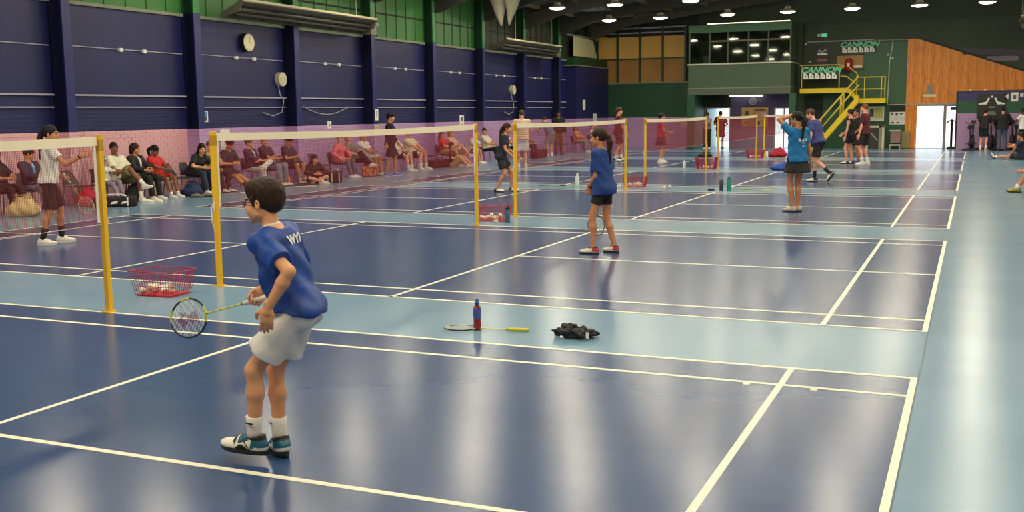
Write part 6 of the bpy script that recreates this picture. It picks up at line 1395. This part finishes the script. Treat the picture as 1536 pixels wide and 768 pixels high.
# wall clock and round fans
def wall_round(label, cat, name, x, y, z, r, face, rim, hands=True):
    b = tag(empty(name, (x, y, z)), label, cat)
    def dx(nm, rr, a, c, m): return MB().tube([(a,0,0),(c,0,0)], rr, 28).build(nm, m, b, smooth='angle')
    dx('case', r, 0, 0.13, rim); dx('face', r*0.92, 0.13, 0.136, face)
    if hands:
        MB().bar((0.139,0,0),(0.139,0.0,r*0.62), 0.014, 0.004).build('minute_hand', M_BLK, b); MB().bar((0.139,0,0),(0.139,r*0.4,-r*0.12), 0.016, 0.004).build('hour_hand', M_BLK, b)
        for k in range(12):
            a = k*math.pi/6; MB().bar((0.137,math.cos(a)*r*0.72,math.sin(a)*r*0.72),(0.137,math.cos(a)*r*0.84,math.sin(a)*r*0.84), 0.014, 0.003).build('hour_mark', M_BLK, b)
    return b
wall_round('large round cream clock with black case high on the navy wall', 'clock', 'wall_clock', XL+0.03, 13.4, 3.53, 0.23, M('clock_cream', (240,230,190), 0.4), M_BLK)
M_FANC = M('fan_cream', (216,208,180), 0.5)
for lab, y, z in (('round cream wall speaker with hanging cable beside the navy column', 14.75, 2.66), ('round cream wall speaker further along the navy wall', 30.0, 2.62)):
    b = wall_round(lab, 'speaker', 'wall_speaker', XL+0.03, y, z, 0.18, M_FANC, M('fan_rim', (190,186,164), 0.5), False)
    for rr in (0.06, 0.12): MB().tube([(0.137,rr*math.cos(t),rr*math.sin(t)) for t in np.linspace(0, 2*math.pi, 20, endpoint=False)], 0.005, 5, closed=True).build('grille_ring', M('fan_rim', (190,186,164)), b)
    MB().tube([(0.05,-0.1,-0.15),(0.06,-0.05,-0.4),(0.06,0.1,-0.55),(0.06,0.0,-0.85),(0.06,-0.4,-0.95),(0.05,-0.8,-0.85)], 0.012, 6).build('cable', M('cable_pale', (176,176,170), 0.5), b, smooth=True)
cab = tag(MB().tube([(XL+0.07,15.75+2.3*t,1.96-0.22*math.sin(math.pi*t)) for t in np.linspace(0,1,9)], 0.011, 6).build('loose_cable', M('cable_pale', (176,176,170)), None, smooth=True), 'pale loose cable sagging below the ledge beyond the second wall column', 'cable')
# warm-air / radiant heaters slung under the eaves
def heater(label, y0, y1, z):
    L_ = y1-y0; h = tag(empty('radiant_heater', (XL+0.75, (y0+y1)/2, z), 0), label, 'heater')
    M_H = M('heater_grey', (120,116,100), 0.4, metal=0.5); M_HT = M('heater_rim', (206,196,150), 0.4)
    MB().prism([(-0.36,0.10),(0.22,0.36),(0.26,0.36),(0.26,0.32),(-0.34,0.05)], 1, -L_/2, L_/2).build('hood', M_H, h)
    MB().box((0.22,-L_/2,0.34), (0.28,L_/2,0.39)).build('top_rim', M_HT, h); MB().box((-0.38,-L_/2,-0.02), (-0.33,L_/2,0.05)).build('bottom_rim', M_H, h)
    for yy in (-L_/2+0.02, L_/2-0.02): MB().prism([(-0.36,-0.02),(-0.36,0.08),(0.24,0.36),(0.16,0.1)], 1, yy-0.015, yy+0.015).build('end_cap', M_H, h)
    for k in range(1, 4):
        yy = -L_/2+L_*k/4; MB().bar((-0.35,yy,0.0),(0.25,yy,0.34), 0.025).build('strap', M('heater_dark', (70,66,58), 0.5), h)
    for zz in (0.06, 0.16): MB().tube([(-0.1+zz,-L_/2+0.1,zz),(-0.1+zz,L_/2-0.1,zz)], 0.045, 8).build('burner_tube', M('heater_dark', (70,66,58)), h, smooth=True)
    for yy in (-L_/3, L_/3): MB().tube([(0.2,yy,0.36),(0.2,yy,1.5)], 0.008, 5).build('hanger', M('hanger_pale', (190,190,170), 0.5), h)
    MB().box((-0.25,L_/2,-0.05), (0.05,L_/2+0.3,0.2)).build('burner_box', M_H, h); MB().lathe([(0.04,0),(0.04,0.06),(0.02,0.10)], 8).build('valve', M('valve_pale', (216,210,190), 0.4), h, loc=(0.1,L_/2+0.25,0.2))
heater('long grey radiant heater slung above the clock', 12.1, 18.2, 4.05); heater('long grey radiant heater slung at the far end of the navy wall', 27.4, 33.0, 4.05)
rh = heater('grey radiant heater frame at the top right corner of the hall', 0, 3.0, 0); 
for o in list(SC.objects):
    if o.get('label') == 'grey radiant heater frame at the top right corner of the hall': o.location = (2.0, 38.0, 4.75); o.rotation_euler = (0,0,math.pi)
# grey dust sheet bundled under the roof
F = Field((-0.7,-0.5,-0.9), (0.7,0.5,0.6), 0.03)
for sx, zz in ((-0.12,-0.75),(0.16,-0.72)): F.add(cone((sx*2,0,0.55), (sx,0,zz), 0.42, 0.03), 0.05)
F.ripple(0.02, 9, 11, 3, 1); F.add(halfspace((0,0,0.35),(0,0,1)),0,'i')
v, f = F.mesh(); ds = link('dust_sheet', quads_to_mesh('dust_sheet', [(v, f, 0)], [fab('sheet_grey', (150,146,124))]), None, None); ds.location = (-14.2, 24.3, 5.35); tag(ds, 'grey cloth sheet hanging in two points below the roof above the nets', 'cloth')
# chair and board by the timber wall, trolley frame under the stair notice
fc = tag(empty('folding_chair', (-2.85, 39.9, 0)), 'old pinkish chair standing below the white notice board by the timber wall', 'chair')
MB().box((-0.22,-0.22,0.14), (0.22,0.22,0.19)).build('seat', M('chair_cream', (206,200,184), 0.5), fc); MB().box((-0.2,0.18,0.25), (0.2,0.22,0.78)).build('backrest', M('chair_pink', (150,120,112), 0.6), fc)
MB().box((-0.24,0.14,0.74), (0.2,0.2,0.80)).build('top_rail', M('chair_cream', (206,200,184)), fc)
for sx in (-0.2,0.2):
    for sy in (-0.2,0.2): MB().tube([(sx,sy,0),(sx,sy,0.15)], 0.015, 6).build('leg', M('chair_cream', (206,200,184)), fc)
pb = tag(MB().box((-2.62,40.35,0.02), (-2.28,40.4,0.72)).build('leaning_panel', M('panel_olive', (150,140,90), 0.6)), 'olive board leaning on the wall beside the old pinkish chair', 'board')
tr = tag(empty('glass_cabinet', (-3.62, 40.15, 0)), 'pale framed cabinet below the notice board with the lime paper', 'cabinet')
MB().box((-0.42,-0.2,0), (-0.34,0.2,0.98)).build('side', M('cab_cream', (216,206,176), 0.5), tr); MB().box((0.1,-0.2,0), (0.2,0.2,0.98)).build('side', M('cab_grey', (150,146,138), 0.5), tr); MB().box((-0.42,-0.2,0.9), (0.3,0.2,0.98)).build('top', M('cab_cream', (216,206,176)), tr)
MB().box((-0.34,-0.12,0), (0.1,-0.1,0.9)).build('front', M('cab_dark', (44,52,44), 0.3), tr); MB().box((0.22,-0.2,0), (0.32,0.2,0.98)).build('side', M('cab_cream', (216,206,176)), tr); MB().bar((-0.3,-0.14,0.75),(0.05,-0.14,0.35), 0.03).build('brace', M('cab_cream', (216,206,176)), tr)
# exercise bikes
def bike(label, x, y, rz):
    b = tag(empty('exercise_bike', (x, y, 0), rz), label, 'exercise bike', 'exercise bikes by the gym wall'); KB = M('bike_black', (34,32,34), 0.4)
    MB().tube([(0,-0.5,0.05),(0,0.55,0.05)], 0.035, 8).build('base', KB, b); 
    for yy in (-0.5,0.55): MB().tube([(-0.25,yy,0.035),(0.25,yy,0.035)], 0.035, 8).build('foot', KB, b)
    MB().tube([(-0.05,0.35,0.33),(0.05,0.35,0.33)], 0.29, 24).build('flywheel', M('bike_wheel', (50,48,50), 0.3, metal=0.4), b)
    MB().tube([(0,-0.15,0.1),(0,-0.25,0.85)], 0.035, 8).build('seat_post', KB, b); MB().tube([(0,-0.4,0.92),(0,-0.25,0.94),(0,-0.05,0.92)], [0.10,0.10,0.03], 10).build('saddle', KB, b)
    MB().tube([(0,0.35,0.4),(0,0.42,1.05)], 0.035, 8).build('front_post', KB, b); MB().tube([(-0.26,0.2,1.12),(-0.22,0.42,1.08),(0.22,0.42,1.08),(0.26,0.2,1.12)], 0.02, 8).build('handlebar', KB, b)
    MB().box((-0.09,0.44,1.06), (0.09,0.47,1.2)).build('console', M_BLK, b); MB().tube([(-0.1,0.02,0.25),(0.1,0.02,0.25)], 0.09, 14).build('crank', KB, b)
    for sx in (-1,1): MB().box((sx*0.14-0.05,-0.02+sx*0.12,0.24), (sx*0.14+0.05,0.06+sx*0.12,0.27)).build('pedal', KB, b)
bike('black exercise bike standing alone beside the bright doors', 0.15, 38.6, -0.15); bike('black exercise bike between the two people at the gym wall', 1.0, 38.7, 0.3)
bike('black exercise bike hidden behind the person in black jacket', 1.75, 38.7, 0.2)
st2 = tag(empty('exercise_stepper', (-0.62, 39.85, 0)), 'dark upright exercise machine silhouetted in the narrow bright doorway', 'exercise machine')
MB().box((-0.16,-0.3,0), (0.16,0.3,0.1)).build('base', M_BLK, st2); MB().tube([(0,0.1,0.1),(0,-0.05,1.2)], 0.05, 8).build('column', M_BLK, st2); MB().tube([(-0.2,-0.1,1.1),(0,-0.05,1.22),(0.2,-0.1,1.1)], 0.03, 8).build('handlebar', M_BLK, st2)
# folding chair frame with white legs by the girl in black
